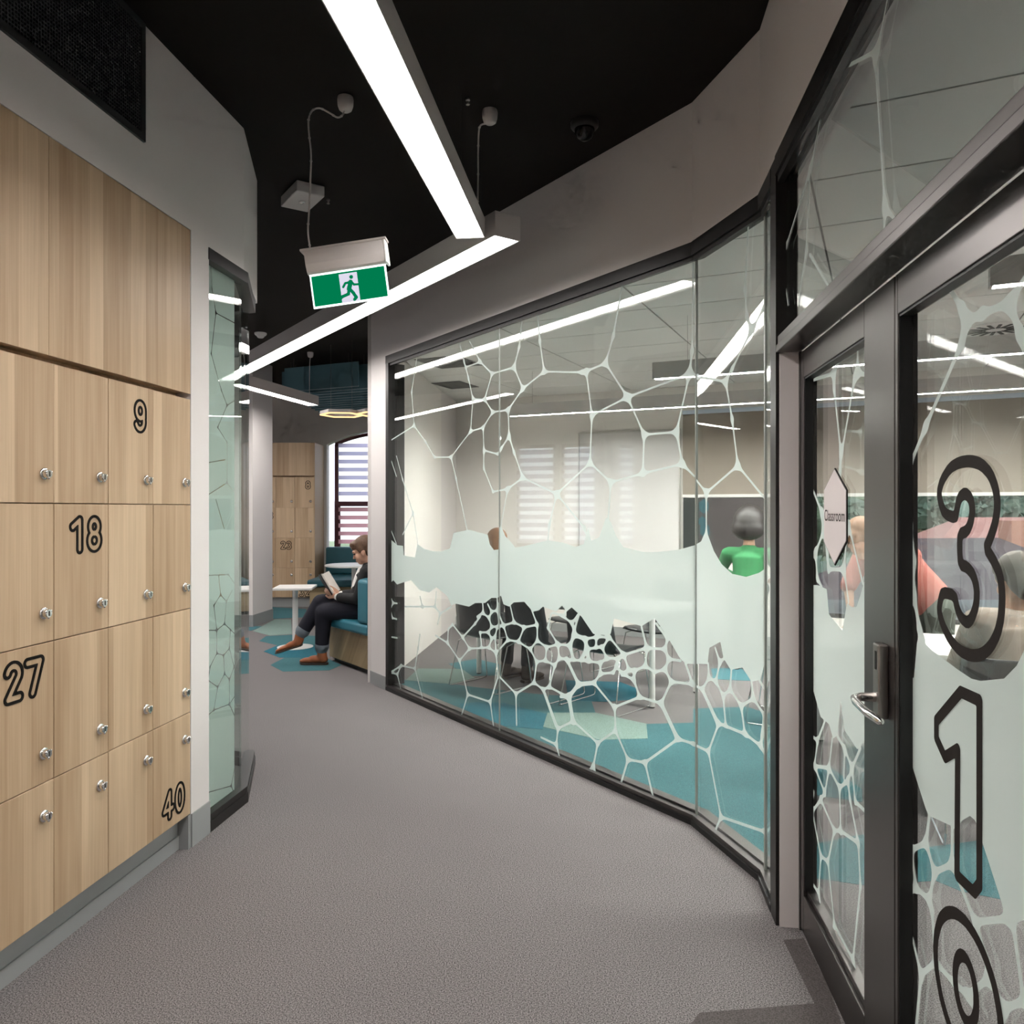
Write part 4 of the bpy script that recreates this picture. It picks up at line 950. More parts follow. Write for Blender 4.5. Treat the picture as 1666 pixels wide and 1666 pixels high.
m_ = MB(); m_.box(q0 + 2.0, q1 + 2.0, yf - .01, yf + .05, .742, .822); m_.build('transom_rail', M['maroon'], w3)
m_ = MB(); m_.box((X0 + X1) / 2 + 2.0 + .12, (X0 + X1) / 2 + 2.19, yf, yf + .06, 0, 1.9); m_.build('mullion', M['maroon'], w3)
m_ = MB(); m_.box(q0 + 2.05, q1 + 2.0, yf + .02, yf + .028, 0, 1.72); m_.build('pane', M['glass'], w3)
def sheer(name, col):
    m = bpy.data.materials.new(name); m.use_nodes = True; nt = m.node_tree; nt.nodes.clear()
    o_ = nt.nodes.new('ShaderNodeOutputMaterial'); t = nt.nodes.new('ShaderNodeBsdfTranslucent'); d = nt.nodes.new('ShaderNodeBsdfDiffuse'); mx = nt.nodes.new('ShaderNodeMixShader')
    t.inputs[0].default_value = (*col, 1); d.inputs[0].default_value = (*col, 1); mx.inputs[0].default_value = .3
    nt.links.new(t.outputs[0], mx.inputs[1]); nt.links.new(d.outputs[0], mx.inputs[2]); nt.links.new(mx.outputs[0], o_.inputs[0]); return m
BL = sheer('zebra_band', (.80, .76, .88)); BL2 = sheer('zebra_band_lower', (.82, .58, .62))
for i in range(14):
    zc = .045 + i * .129
    if abs(zc - .78) < .06: continue
    m_ = MB(); m_.box(q0 + 2.07, q1 + 1.99, yf - .030, yf - .028, zc - .034, zc + .034); m_.build('blind_band', BL if zc > .8 else BL2, w3)

for n5, (a, b) in enumerate(LWN):
    w5 = struct(empty('window_%d' % (5 + n5), (-7.15, a, LZ0)), ('nearer' if n5 == 0 else 'farther') + ' side window of the lounge with banded blind, mirrored in the glass', 'window')
    LH, LL = LZ1 - LZ0, b - a
    m_ = MB(); m_.box(-.03, .03, 0, LL, 0, .05); m_.box(-.03, .03, 0, LL, LH - .05, LH); m_.box(-.03, .03, 0, .04, .05, LH - .05); m_.box(-.03, .03, LL - .04, LL, .05, LH - .05); m_.build('frame', M['maroon'], w5)
    m_ = MB(); m_.box(-.004, .004, .04, LL - .04, .05, LH - .05); m_.build('pane', M['glass'], w5)
    for i in range(12):
        m_ = MB(); m_.box(.034, .036, .01, LL - .01, .05 + i * .129, .05 + i * .129 + .07); m_.build('blind_band', BL, w5)
# ------------------------------------------------------------------ classroom: window with blind, boards, vents
w4 = struct(empty('window_4', (*CW(WT0, .05), WZ0), math.atan2(CD[1], CD[0])), 'wide classroom window with taupe roller blind half down', 'window')
WL = WT1 - WT0; WH = WZ1 - WZ0
m_ = MB()
for a in ((0, WL, 0, .05), (0, WL, WH - .05, WH)): m_.box(a[0], a[1], 0, .06, a[2], a[3])
m_.box(0, .05, 0, .06, .05, WH - .05); m_.box(WL - .05, WL, 0, .06, .05, WH - .05); m_.build('frame', M['black'], w4)
m_ = MB(); m_.box(3.3, 3.36, .0, .06, .05, WH - .05); m_.build('mullion', M['black'], w4)
m_ = MB(); m_.box(.05, WL - .05, .02, .028, .05, WH - .05); m_.build('pane', M['glass'], w4)
x0b = 3.02 - WT0
m_ = MB(); m_.box(x0b, WL + .1, -.075, -.072, 1.655 - WZ0, 2.575 - WZ0); m_.build('blind_cloth', M['blind'], w4)
m_ = MB(); m_.box(x0b, WL + .1, -.083, -.066, 1.630 - WZ0, 1.664 - WZ0); m_.build('bottom_rail', M['white'], w4)
m_ = MB(); m_.box(x0b, WL + .1, -.10, -.052, 2.575 - WZ0, 2.62 - WZ0); m_.build('headrail', plain('pale_blue_headrail', (.62, .72, .85), .4), w4)
wb = empty('whiteboard', (*CW(1.75, -.004), .95), math.atan2(CD[1], CD[0])); tag(wb, 'large white board with aluminium frame on the classroom back wall', 'whiteboard')
m_ = MB(); m_.box(.015, 1.225, -.016, 0, .015, 1.455); m_.build('panel', M['board'], wb)
m_ = MB()
for a in ((0, 1.24, 0, .015), (0, 1.24, 1.455, 1.47)): m_.box(a[0], a[1], -.024, 0, a[2], a[3])
m_.box(0, .015, -.024, 0, .015, 1.455); m_.box(1.225, 1.24, -.024, 0, .015, 1.455); m_.build('frame', M['alu'], wb)
pb = empty('pinboard', (*CW(3.03, -.030), .93), math.atan2(CD[1], CD[0])); tag(pb, 'dark pinboard with teal hexagon poster beneath the blind', 'pinboard')
m_ = MB(); m_.box(0, 1.02, -.02, 0, 0, .695); m_.build('panel', plain('charcoal_pinboard', (.035, .040, .039), .8), pb)
m_ = MB(); m_.box(.18, 1.0, -.0235, -.02, .02, .69); ps = m_.build('poster', plain('mauve_poster', (.050, .042, .042), .6), pb)
for (hx, hz, r_) in ((.235, .60, .085), (.215, .43, .06), (.245, .33, .085)):
    P = [(hx + r_ * .72 * math.cos(math.pi / 6 + i * math.pi / 3), hz + r_ * math.sin(math.pi / 6 + i * math.pi / 3)) for i in range(6)]
    m_ = MB(); m_.add([(a, -.0242, b) for a, b in P] + [(a, -.0236, b) for a, b in P], [tuple(range(6)), tuple(range(11, 5, -1))] + [(i, (i + 1) % 6, 6 + (i + 1) % 6, 6 + i) for i in range(6)]); m_.build('hexagon_print', plain('teal_print', (.015, .09, .115), .6), ps)
m_ = MB(); m_.box(.36, .66, -.0242, -.0236, .632, .650); m_.box(.36, .58, -.0242, -.0236, .555, .567); m_.build('text_line', plain('print_dark', (.06, .05, .055), .6), ps)
for (vx, vy, w_, d_, lb) in ((-.60, 7.50, .46, .52, 'nearer dark square air grille in the classroom ceiling by the side wall'), (-.64, 8.88, .36, .46, 'farther dark square air grille in the classroom ceiling by the side wall')):
    r = empty('ceiling_vent', (vx, vy, RH), ra); tag(r, lb, 'vent', 'classroom ceiling grilles')
    m_ = MB(); m_.box(-w_ / 2, w_ / 2, -d_ / 2, d_ / 2, -.006, 0); m_.build('plate', plain('grey_grille', (.16, .16, .155), .6), r)
    m_ = MB()
    for i in range(8): m_.box(-w_ / 2 + .02, w_ / 2 - .02, -d_ / 2 + .03 + i * (d_ - .06) / 7.5, -d_ / 2 + .05 + i * (d_ - .06) / 7.5, -.012, -.006)
    m_.build('louvre', plain('grille_louvre', (.22, .22, .21), .6), r)
vp = px(1620, 536, 6.1)
r = empty('ceiling_diffuser', (vp[0], 6.1, RH)); tag(r, 'round swirl air diffuser in the classroom ceiling', 'vent')
m_ = MB(); m_.lathe([(.24, 0), (.24, -.008), (.21, -.012), (.005, -.012)], n=32); m_.build('plate', M['white'], r, smooth=40)
for i in range(16):
    a = i * math.pi / 8; m_ = MB(); m_.box(.07, .20, -.012, .012, -.016, -.0125); m_.xform(Matrix.Rotation(a, 4, 'Z') @ Matrix.Rotation(.0, 4, 'X')); m_.build('blade_slot', M['slot'], r)
# ------------------------------------------------------------------ classroom tables and chairs
def table(loc, rz, L, Wd, label):
    r = empty('classroom_table', (loc[0], loc[1], 0), rz); tag(r, label, 'table', 'white classroom tables')
    m_ = MB(); m_.box(-L / 2, L / 2, -Wd / 2, Wd / 2, .705, .73); m_.build('table_top', M['white'], r, bevel=.003)
    m_ = MB()
    for s in (-1, 1):
        m_.box(-L / 2 + .06, L / 2 - .06, s * (Wd / 2 - .07) - .012, s * (Wd / 2 - .07) + .012, .665, .705)
        m_.box(s * (L / 2 - .07) - .012, s * (L / 2 - .07) + .012, -Wd / 2 + .06, Wd / 2 - .06, .665, .705)
    m_.build('apron_frame', M['white'], r)
    for sx in (-1, 1):
        for sy in (-1, 1):
            m_ = MB(); m_.lathe([(.018, .0), (.018, .012)], (sx * (L / 2 - .05), sy * (Wd / 2 - .05), 0), n=16, mi=1); m_.lathe([(.023, .012), (.023, .705)], (sx * (L / 2 - .05), sy * (Wd / 2 - .05), 0), n=16)
            m_.build('leg', [M['white'], M['slot']], r, smooth=40)
    return r
ta = math.atan2(-1.23, 1.36)
tn = (-math.sin(ta), math.cos(ta))                                    # away from the glass
tc_ = (-.302 + .68 + tn[0] * .33, 7.16 - .615 + tn[1] * .33)
table(tc_, ta, 1.93, .76, 'white classroom table with round legs behind the glass screen')
t2c = (2.62, 4.42)
table(t2c, ra, 1.8, .78, 'white classroom table seen through the right door leaf')

def chair_proto():
    r = empty('sled_chair')
    # front of the chair is +y
    m_ = MB(); NX, NY = 8, 12; vs = []
    prof = [(.23, .435), (.20, .448), (.12, .448), (.02, .440), (-.08, .432), (-.14, .436), (-.185, .462), (-.205, .52), (-.220, .60), (-.235, .68), (-.248, .76), (-.258, .83), (-.262, .85)]
    for i, (y, z) in enumerate(prof):
        wd = .225 if i < 7 else .225 - .006 * (i - 6)
        for k in range(NX + 1):
            u = -1 + 2 * k / NX
            vs.append((u * wd, y + (.035 * u * u if i > 6 else 0), z + (.016 * u * u if i <= 6 else 0)))
    m_.add(vs, [(i * (NX + 1) + k, i * (NX + 1) + k + 1, (i + 1) * (NX + 1) + k + 1, (i + 1) * (NX + 1) + k) for i in range(len(prof) - 1) for k in range(NX)])
    o = m_.build('shell', M['plastic_black'], r, smooth=60)
    so = o.modifiers.new('thick', 'SOLIDIFY'); so.thickness = .010; so.offset = 1
    for s in (-1, 1):
        m_ = MB(); m_.tube([(s * .16, .15, .430), (s * .235, .17, .40), (s * .255, .20, .20), (s * .262, .225, .03), (s * .262, .215, .008), (s * .262, .16, .006), (s * .262, -.20, .006), (s * .262, -.235, .012), (s * .255, -.23, .06), (s * .235, -.15, .38), (s * .16, -.12, .425)], .0058, 8)
        m_.build('sled_leg', M['chrome'], r, smooth=60)
    m_ = MB(); m_.tube([(-.16, .15, .430), (.16, .15, .430)], .0058, 8); m_.tube([(-.16, -.12, .425), (.16, -.12, .425)], .0058, 8); m_.build('cross_bar', M['chrome'], r, smooth=60)
    return r
ch0 = chair_proto()
fa = ta                                                               # facing the table, away from the glass
def side_pt(t, n): return (tc_[0] + math.cos(ta) * t + tn[0] * n, tc_[1] + math.sin(ta) * t + tn[1] * n)
chairs = [(side_pt(-.49, -.62), ta, 'black shell chair with the brown haired person sitting on it'), (side_pt(.02, -.56), ta, 'black shell chair on the glass side of the table, middle one'),
          (side_pt(.62, -.52), ta, 'black shell chair on the glass side of the table, rightmost'), (side_pt(-.45, .60), ta + math.pi, 'black shell chair on the far side of the table, left one'),
          (side_pt(.40, .60), ta + math.pi, 'black shell chair on the far side of the table, right one'), ((1.95, 5.62), 1.1, 'black shell chair standing alone at the right edge of the glass screen'),
          ((2.24, 3.62), ra + .1, 'black shell chair carrying the person in beige'), ((3.2, 3.50), ra, 'black shell chair beside the person in beige')]
for i, (p, a, lb) in enumerate(chairs):
    c = ch0 if i == 0 else copy_tree(ch0)
    c.location = (p[0], p[1], 0); c.rotation_euler = (0, 0, a); tag(c, lb, 'chair', 'black sled chairs in the classroom')

# ------------------------------------------------------------------ people
SKIN = plain('skin', (.62, .36, .25), .5, vary=.08, bscale=20)
SKIN2 = plain('skin_tan', (.55, .30, .20), .5)
HAIR = plain('brown_hair', (.115, .062, .034), .55, vary=.5, bscale=60)
HAIR2 = plain('auburn_hair', (.25, .115, .05), .5, vary=.4, bscale=50)
DARKHAIR = plain('dark_hair', (.014, .011, .010), .5, vary=.4, bscale=50)
JACKET = plain('black_jacket', (.007, .007, .008), .8)
DENIM = plain('dark_denim', (.006, .0065, .015), .85, vary=.3, bscale=90)
CUFF = plain('turned_denim_cuff', (.16, .19, .22), .9)
TAN = plain('tan_leather', (.36, .115, .045), .5, vary=.15, bscale=12)
SOLE = plain('dark_sole', (.05, .03, .018), .7)
SHIRT = plain('white_shirt', (.80, .78, .75), .8)
def soft(o, vox=.009, it=4):
    rm = o.modifiers.new('fuse', 'REMESH'); rm.mode = 'VOXEL'; rm.voxel_size = vox; rm.use_smooth_shade = True
    sm = o.modifiers.new('soft', 'SMOOTH'); sm.factor = .5; sm.iterations = it
    return o
def head_parts(body, hair, c, yaw, pitch, s=1.0, style='short'):
    """yaw: facing direction in plan, pitch: looking down positive; returns the head matrix"""
    Mh = Matrix.Translation(c) @ Matrix.Rotation(yaw, 4, 'Z') @ Matrix.Rotation(pitch, 4, 'Y') @ Matrix.Scale(s, 4)
    B = lambda p, r, n=16: body.ball(p, r, Mh, n)
    B((-.012, 0, .035), (.094, .074, .098), 20); B((.030, 0, -.035), (.060, .060, .078), 18); B((.052, 0, -.082), (.034, .036, .030))
    B((.078, 0, .022), (.024, .050, .022)); B((.096, 0, -.018), (.012, .011, .022)); B((.107, 0, -.030), (.011, .013, .010))
    B((.086, 0, -.058), (.012, .024, .007)); B((.083, 0, -.070), (.012, .021, .007))
    for k in (-1, 1): B((-.005, k * .078, -.012), (.022, .010, .033)); B((.060, k * .036, -.030), (.026, .022, .030))
    Hh = lambda p, r, n=16: hair.ball(p, r, Mh, n)
    Hh((-.026, 0, .056), (.104, .087, .092), 22); Hh((-.060, 0, .0), (.062, .080, .085), 18)
    if style == 'short':
        Hh((.055, 0, .088), (.052, .066, .038)); Hh((.074, 0, .062), (.026, .060, .026)); Hh((-.068, 0, -.055), (.040, .060, .045))
        for k in (-1, 1): Hh((.004, k * .071, .030), (.038, .018, .042))
    elif style == 'bob':
        Hh((-.02, 0, .01), (.130, .150, .180), 24); Hh((-.03, 0, -.07), (.105, .155, .110), 20)
    else:
        Hh((.050, 0, .085), (.050, .066, .036)); Hh((-.050, 0, -.08), (.062, .090, .110)); Hh((-.045, 0, -.17), (.050, .085, .08))
        for k in (-1, 1): Hh((.005, k * .075, -.03), (.045, .024, .10))
    return Mh
def face(Mh, parent, o0):
    for k in (-1, 1):
        m_ = MB(); m_.ball((.083, k * .032, .002), (.011, .013, .009), Mh, 10); m_.xform(Matrix.Translation(-o0)); m_.build('eye', plain('eye', (.05, .03, .025), .3), parent, smooth=180)
        m_ = MB(); m_.tube([Mh @ Vector((.094, k * .016, .022)), Mh @ Vector((.096, k * .034, .027)), Mh @ Vector((.082, k * .052, .022))], .004, 6); m_.xform(Matrix.Translation(-o0)); m_.build('eyebrow', HAIR, parent, smooth=180)
    m_ = MB(); m_.tube([Mh @ Vector((.088, -.022, -.065)), Mh @ Vector((.097, 0, -.064)), Mh @ Vector((.088, .022, -.065))], .004, 6); m_.xform(Matrix.Translation(-o0)); m_.build('mouth', plain('lips', (.42, .13, .11), .4), parent, smooth=180)
def hand(mb_, wrist, fwd, palm_n, side, curl, s=1.0):
    """palm and five bent fingers; fwd along the hand, palm_n out of the palm, side: +1 thumb on fwd x palm_n"""
    w = Vector(wrist); f_ = Vector(fwd).normalized(); pn = Vector(palm_n); pn = (pn - f_ * pn.dot(f_)).normalized(); sd = f_.cross(pn) * side
    mb_.tube([w, w + f_ * .035 * s, w + f_ * .080 * s], [.024 * s, .035 * s, .036 * s], 12, flat=.42, up=pn)
    for i, (off, ln) in enumerate(((.027, .070), (.009, .078), (-.009, .073), (-.026, .058))):
        p = w + f_ * .082 * s + sd * off * s; pts = [w + f_ * .05 * s + sd * off * s, p]; d = f_.copy()
        for j, k in enumerate((.45, .32, .25)):
            a = curl * (.6, .9, .7)[j]; d = (d * math.cos(a) + pn * math.sin(a)).normalized(); p = p + d * ln * k * s; pts.append(p)
        mb_.tube(pts, [.0098 * s, .0095 * s, .0090 * s, .0082 * s, .0072 * s], 8)
    t0 = w + f_ * .025 * s + sd * .024 * s; d = (f_ * .62 + sd * .62 + pn * .35).normalized(); t1 = t0 + d * .040 * s; d2 = (f_ * .85 + sd * .15 + pn * .45).normalized(); t2 = t1 + d2 * .030 * s; t3 = t2 + d2 * .025 * s
    mb_.tube([t0, t1, t2, t3], [.014 * s, .012 * s, .0105 * s, .0085 * s], 8)

# --- reader on the bench (faces the left of the picture)
o0 = Vector((-1.42, 7.55, .46)); R = empty('person', o0)
tag(R, 'person in black jacket and dark jeans reading on the teal bench, legs crossed', 'person')
TI = Matrix.Translation(-o0)
Y0 = 7.52
hd = Vector((-1.418, Y0, 1.095)); body = MB(); hair = MB()
Mh = head_parts(body, hair, hd, math.pi, math.radians(20), 1.03)
pel = Vector((-1.43, Y0 + .02, .56)); ch_ = Vector((-1.34, Y0, .83)); nk = Vector((-1.352, Y0, .965))
body.tube([nk + Vector((.01, 0, -.06)), nk, hd + Vector((.015, 0, -.05))], [.062, .052, .052], 14)
body.tube([pel, (-1.375, Y0, .70), ch_, (-1.345, Y0, .90)], [.12, .115, .125, .085], 16, flat=1.0)
sh = {s: Vector((-1.355, Y0 + s * .165, .905)) for s in (-1, 1)}
el = {-1: Vector((-1.44, Y0 - .20, .66)), 1: Vector((-1.46, Y0 + .20, .66))}
wr = {-1: Vector((-1.67, Y0 - .045, .665)), 1: Vector((-1.675, Y0 + .10, .67))}
for s in (-1, 1): body.tube([sh[s], el[s], wr[s]], [.048, .040, .027], 12)
bdir = Vector((-.52, 0, .85)).normalized()                              # up along the book
bc = Vector((-1.782, Y0 + .03, .772))
hand(body, wr[-1], (-.80, .10, .55), (-.35, .75, .25), 1, .62, 1.0)
hand(body, wr[1], (-.80, -.10, .55), (-.35, -.75, .25), -1, .62, 1.0)
hip = {s: Vector((-1.43, Y0 + .02 + s * .09, .555)) for s in (-1, 1)}
kn = {-1: Vector((-1.80, 7.53, .515)), 1: Vector((-1.845, 7.60, .600))}
an = {-1: Vector((-1.835, 7.58, .115)), 1: Vector((-2.045, 7.56, .275))}
for s in (-1, 1): body.tube([hip[s], hip[s].lerp(kn[s], .5), kn[s]], [.078, .066, .050], 14); body.tube([kn[s], kn[s].lerp(an[s], .35), an[s]], [.050, .046, .034], 14)
soft(body.xform(TI).build('body', SKIN, R), .007, 3)
soft(hair.xform(TI).build('hair', HAIR, R), .008, 3)
face(Mh, R, o0)
jk = MB()
jk.tube([(-1.425, Y0 + .01, .60), (-1.385, Y0, .72), (-1.345, Y0, .84), (-1.345, Y0, .915)], [.152, .146, .152, .105], 18)
jk.tube([sh[-1], sh[1]], .075, 14)
for s in (-1, 1):
    e = el[s].lerp(wr[s], .80); jk.tube([sh[s], sh[s].lerp(el[s], .5), el[s], e], [.072, .066, .060, .047], 14)
    jk.tube([(-1.395, Y0 + s * .045, .955), (-1.43, Y0 + s * .06, .86), (-1.50, Y0 + s * .065, .70)], [.026, .030, .026], 10)
soft(jk.xform(TI).build('jacket', JACKET, R), .009, 3)
sh_ = MB(); sh_.tube([(-1.432, Y0, .925), (-1.462, Y0, .84), (-1.500, Y0, .74)], [.042, .046, .040], 10)
for s in (-1, 1): q = el[s].lerp(wr[s], .84); sh_.tube([q, el[s].lerp(wr[s], .93)], .037, 12)
soft(sh_.xform(TI).build('shirt', SHIRT, R), .008, 2)
jn = MB()
jn.tube([(-1.40, Y0 + .02, .60), (-1.46, Y0 + .02, .56)], [.140, .142], 16)
for s in (-1, 1): jn.tube([hip[s], hip[s].lerp(kn[s], .5), kn[s]], [.105, .096, .080], 16); jn.tube([kn[s], kn[s].lerp(an[s], .4), kn[s].lerp(an[s], .80)], [.080, .074, .066], 16)
for s in (-1, 1): jn.ball(kn[s] + Vector((-.004, 0, -.004)), (.080, .078, .080), n=14)
soft(jn.xform(TI).build('jeans', DENIM, R), .009, 3)
for s in (-1, 1):
    m_ = MB(); a, b = kn[s].lerp(an[s], .79), kn[s].lerp(an[s], .87); m_.tube([a, b], [.069, .069], 16); soft(m_.xform(TI).build('jeans_cuff', CUFF, R), .009, 2)
def shoe(ank, fd, dn, parent, mat, sole, T):
    """ankle boot: fd toe direction, dn towards the sole"""
    f_ = Vector(fd).normalized(); d_ = Vector(dn).normalized(); sd = f_.cross(d_)
    Ms = Matrix(((f_.x, sd.x, -d_.x, ank.x), (f_.y, sd.y, -d_.y, ank.y), (f_.z, sd.z, -d_.z, ank.z), (0, 0, 0, 1)))
    m_ = MB()
    m_.tube([Ms @ Vector(p) for p in ((.0, 0, .06), (-.005, 0, .0), (-.008, 0, -.055))], [.046, .047, .046], 14)
    for p, r_ in (((-.010, 0, -.062), (.056, .042, .040)), ((.06, 0, -.062), (.075, .043, .038)), ((.13, 0, -.074), (.070, .046, .028)), ((.175, 0, -.080), (.042, .040, .020))): m_.ball(p, r_, Ms, 14)
    o = soft(m_.xform(T).build('shoe', mat, parent), .008, 3)
    m_ = MB(); pl_ = [(-.062, -.025), (-.062, .025), (-.03, .040), (.05, .040), (.13, .046), (.19, .036), (.215, 0), (.19, -.036), (.13, -.046), (.05, -.040), (-.03, -.040)]
    n = len(pl_)
    m_.add([Ms @ Vector((a, b, -.114)) for a, b in pl_] + [Ms @ Vector((a, b, -.092)) for a, b in pl_], [tuple(range(n)), tuple(range(2 * n - 1, n - 1, -1))] + [(i, (i + 1) % n, n + (i + 1) % n, n + i) for i in range(n)])
    m_.xform(T).build('sole', sole, parent, bevel=.004); return o
shoe(an[-1], (-1, .05, 0), (0, 0, -1), R, TAN, SOLE, TI)
shoe(an[1], (-.92, 0, -.28), (-.28, 0, -.96), R, TAN, SOLE, TI)
# book, held open
bk = empty('book', bc); tag(bk, 'open dark covered book held by the reader', 'book')
fb = Vector((-.86, 0, -.50)); fb = (fb - bdir * fb.dot(bdir)).normalized(); sb = Vector((0, 1, 0))
def BP(a, b, c): return bdir * a + sb * b + fb * c                    # a up the book, b across, c out of the cover (away from the reader)
for s in (-1, 1):
    m_ = MB(); m_.add([BP(-.115, 0, .020), BP(.115, 0, .020), BP(.115, s * .145, -.040), BP(-.115, s * .145, -.040), BP(-.115, 0, .023), BP(.115, 0, .023), BP(.115, s * .145, -.037), BP(-.115, s * .145, -.037)],
                      [(0, 1, 2, 3), (7, 6, 5, 4), (0, 4, 5, 1), (1, 5, 6, 2), (2, 6, 7, 3), (3, 7, 4, 0)]); m_.build('cover', plain('book_cover_black', (.012, .011, .012), .5), bk)
    m_ = MB(); cs = [(0, .019), (.03, -.010), (.08, -.038), (.138, -.058), (.138, -.042), (0, .0195)]
    n = len(cs); m_.add([BP(-.108, s * b, c) for b, c in cs] + [BP(.108, s * b, c) for b, c in cs], [tuple(range(n)), tuple(range(2 * n - 1, n - 1, -1))] + [(i, (i + 1) % n, n + (i + 1) % n, n + i) for i in range(n)])
    m_.build('pages', plain('paper', (.78, .74, .68), .8), bk)

# --- simpler figures in the classroom (seen through glass and film)
def figure(label, pel, ch, headc, yaw, pitch, shs, els, wrs, hips, kns, ans, top, trousers, hairm, style='short', skin=SKIN, fdir=(0, 1, 0), arms_bare=False):
    o0 = Vector((pel[0], pel[1], 0)); R = empty('person', o0); tag(R, label, 'person'); T = Matrix.Translation(-o0)
    V = Vector; pel, ch, headc = V(pel), V(ch), V(headc)
    b = MB(); hr = MB(); head_parts(b, hr, headc, yaw, pitch, 1.0, style)
    nk = ch.lerp(headc, .55); b.tube([ch, nk, headc], [.07, .052, .05], 12); b.tube([pel, pel.lerp(ch, .5), ch], [.11, .105, .11], 14)
    for s_, e_, w_ in zip(shs, els, wrs):
        b.tube([V(s_), V(e_), V(w_)], [.046, .038, .027], 12)
        f_ = (V(w_) - V(e_)).normalized(); hand(b, w_, f_, (0, 0, -1) if abs(f_.z) < .8 else fdir, 1, .4)
    for h_, k_, a_ in zip(hips, kns, ans): b.tube([V(h_), V(k_), V(a_)], [.075, .052, .034], 12)
    soft(b.xform(T).build('body', skin, R), .011, 3); soft(hr.xform(T).build('hair', hairm, R), .011, 3)
    m_ = MB(); m_.tube([pel + V((0, 0, .0)), pel.lerp(ch, .5), ch, ch.lerp(nk, .35)], [.145, .140, .150, .09], 16); m_.tube([V(shs[0]), V(shs[1])], .072, 12)
    for s_, e_, w_ in zip(shs, els, wrs):
        m_.tube([V(s_), V(e_)] if arms_bare else [V(s_), V(e_), V(e_).lerp(V(w_), .85)], [.068, .056] if arms_bare else [.068, .056, .042], 12)
    soft(m_.xform(T).build('top', top, R), .012, 3)
    m_ = MB(); m_.tube([V(hips[0]), V(hips[1])], .115, 14)
    for h_, k_, a_ in zip(hips, kns, ans): m_.tube([V(h_), V(k_), V(k_).lerp(V(a_), .9)], [.098, .072, .058], 14)
    soft(m_.xform(T).build('trousers', trousers, R), .012, 3)
    for a_ in ans: shoe(V(a_), fdir, (0, 0, -1), R, SOLE, SOLE, T)
    return R
def seated(label, p, ang, top, trousers, hairm, style, head_yaw, lean=.05, skin=SKIN, arms=None, hs=0.0):
    """p: seat centre in plan; ang: plan direction the figure faces"""
    f_ = Vector((math.cos(ang), math.sin(ang), 0)); l_ = Vector((-f_.y, f_.x, 0)); P = Vector((p[0], p[1], 0)); z = Vector((0, 0, 1))
    pel = P + z * .56 - f_ * .06; ch = P + z * (.92 + hs) + f_ * (lean - .06); hd = P + z * (1.17 + hs) + f_ * (lean - .01)
    shs = [ch + l_ * s * .17 + z * .06 for s in (1, -1)]; els = [ch + l_ * s * .24 - z * .20 + f_ * .12 for s in (1, -1)]; wrs = [P + l_ * s * .16 + z * .76 + f_ * .42 for s in (1, -1)]
    if arms: els, wrs = arms
    hips = [pel + l_ * s * .09 for s in (1, -1)]; kns = [P + l_ * s * .11 + f_ * .36 + z * .50 for s in (1, -1)]; ans = [P + l_ * s * .12 + f_ * .33 + z * .115 for s in (1, -1)]
    return figure(label, pel, ch, hd, head_yaw, .25, shs, els, wrs, hips, kns, ans, top, trousers, hairm, style, skin, tuple(f_))
BLK = plain('black_top', (.008, .008, .009), .85); GREEN = plain('bright_green_top', (.022, .19, .062), .8, vary=.2, bscale=6)
CORAL = plain('coral_shirt', (.40, .13, .105), .8, vary=.1, bscale=8); BEIGE = plain('beige_shirt', (.30, .24, .20), .85, vary=.15, bscale=12)
GREYT = plain('grey_green_trousers', (.10, .11, .09), .9)
p0 = chairs[0][0]
fang = ta + math.pi / 2
seated('brown haired person in black seated at the table behind the glass screen', p0, fang, BLK, BLK, HAIR2, 'long', fang + 1.2, .08, hs=.02)
p6 = chairs[6][0]; a6 = ra + .1 + math.pi / 2
seated('person in beige shirt seated with back to the door leaf', (p6[0] + .12, p6[1]), a6, BEIGE, GREYT, plain('grey_brown_hair', (.09, .07, .055), .6), 'short', a6 + .4, .16, hs=-.02)
# person in green, leaning over by the right pane
g = Vector((2.20, 7.35, 0)); z = Vector((0, 0, 1)); fg = Vector((.45, .89, 0)); lg = Vector((-fg.y, fg.x, 0))
figure('person with dark hair and bright green top deep in the classroom behind the right pane', g + z * .78, g + z * 1.03 + fg * .06, g + z * 1.36 + fg * .10, math.atan2(fg.y, fg.x), .5,
       [g + z * 1.07 + fg * .06 + lg * s * .19 for s in (1, -1)], [g + z * .90 + fg * .16 + lg * s * .28 for s in (1, -1)], [g + z * .84 + fg * .36 + lg * s * .20 for s in (1, -1)],
       [g + z * .76 + lg * s * .09 for s in (1, -1)], [g + z * .46 + lg * s * .10 + fg * .05 for s in (1, -1)], [g + z * .115 + lg * s * .11 for s in (1, -1)], GREEN, BLK, DARKHAIR, 'bob', SKIN2, tuple(fg))
# person in coral bending over the table towards the left
c_ = Vector((2.80, 5.30, 0)); fc = Vector((-.92, -.40, 0)); lc = Vector((-fc.y, fc.x, 0))
figure('person in coral shirt bending over the table beyond the doors', c_ + z * .90, c_ + z * 1.20 + fc * .36, c_ + z * 1.30 + fc * .60, math.atan2(fc.y, fc.x), .7,
       [c_ + z * 1.20 + fc * .38 + lc * s * .18 for s in (1, -1)], [c_ + z * .98 + fc * .48 + lc * s * .22 for s in (1, -1)], [c_ + z * .78 + fc * .52 + lc * s * .16 for s in (1, -1)],
       [c_ + z * .86 + lc * s * .09 for s in (1, -1)], [c_ + z * .48 + lc * s * .10 for s in (1, -1)], [c_ + z * .115 - fc * .03 + lc * s * .11 for s in (1, -1)], CORAL, GREYT, HAIR2, 'short', SKIN2, tuple(fc), True)

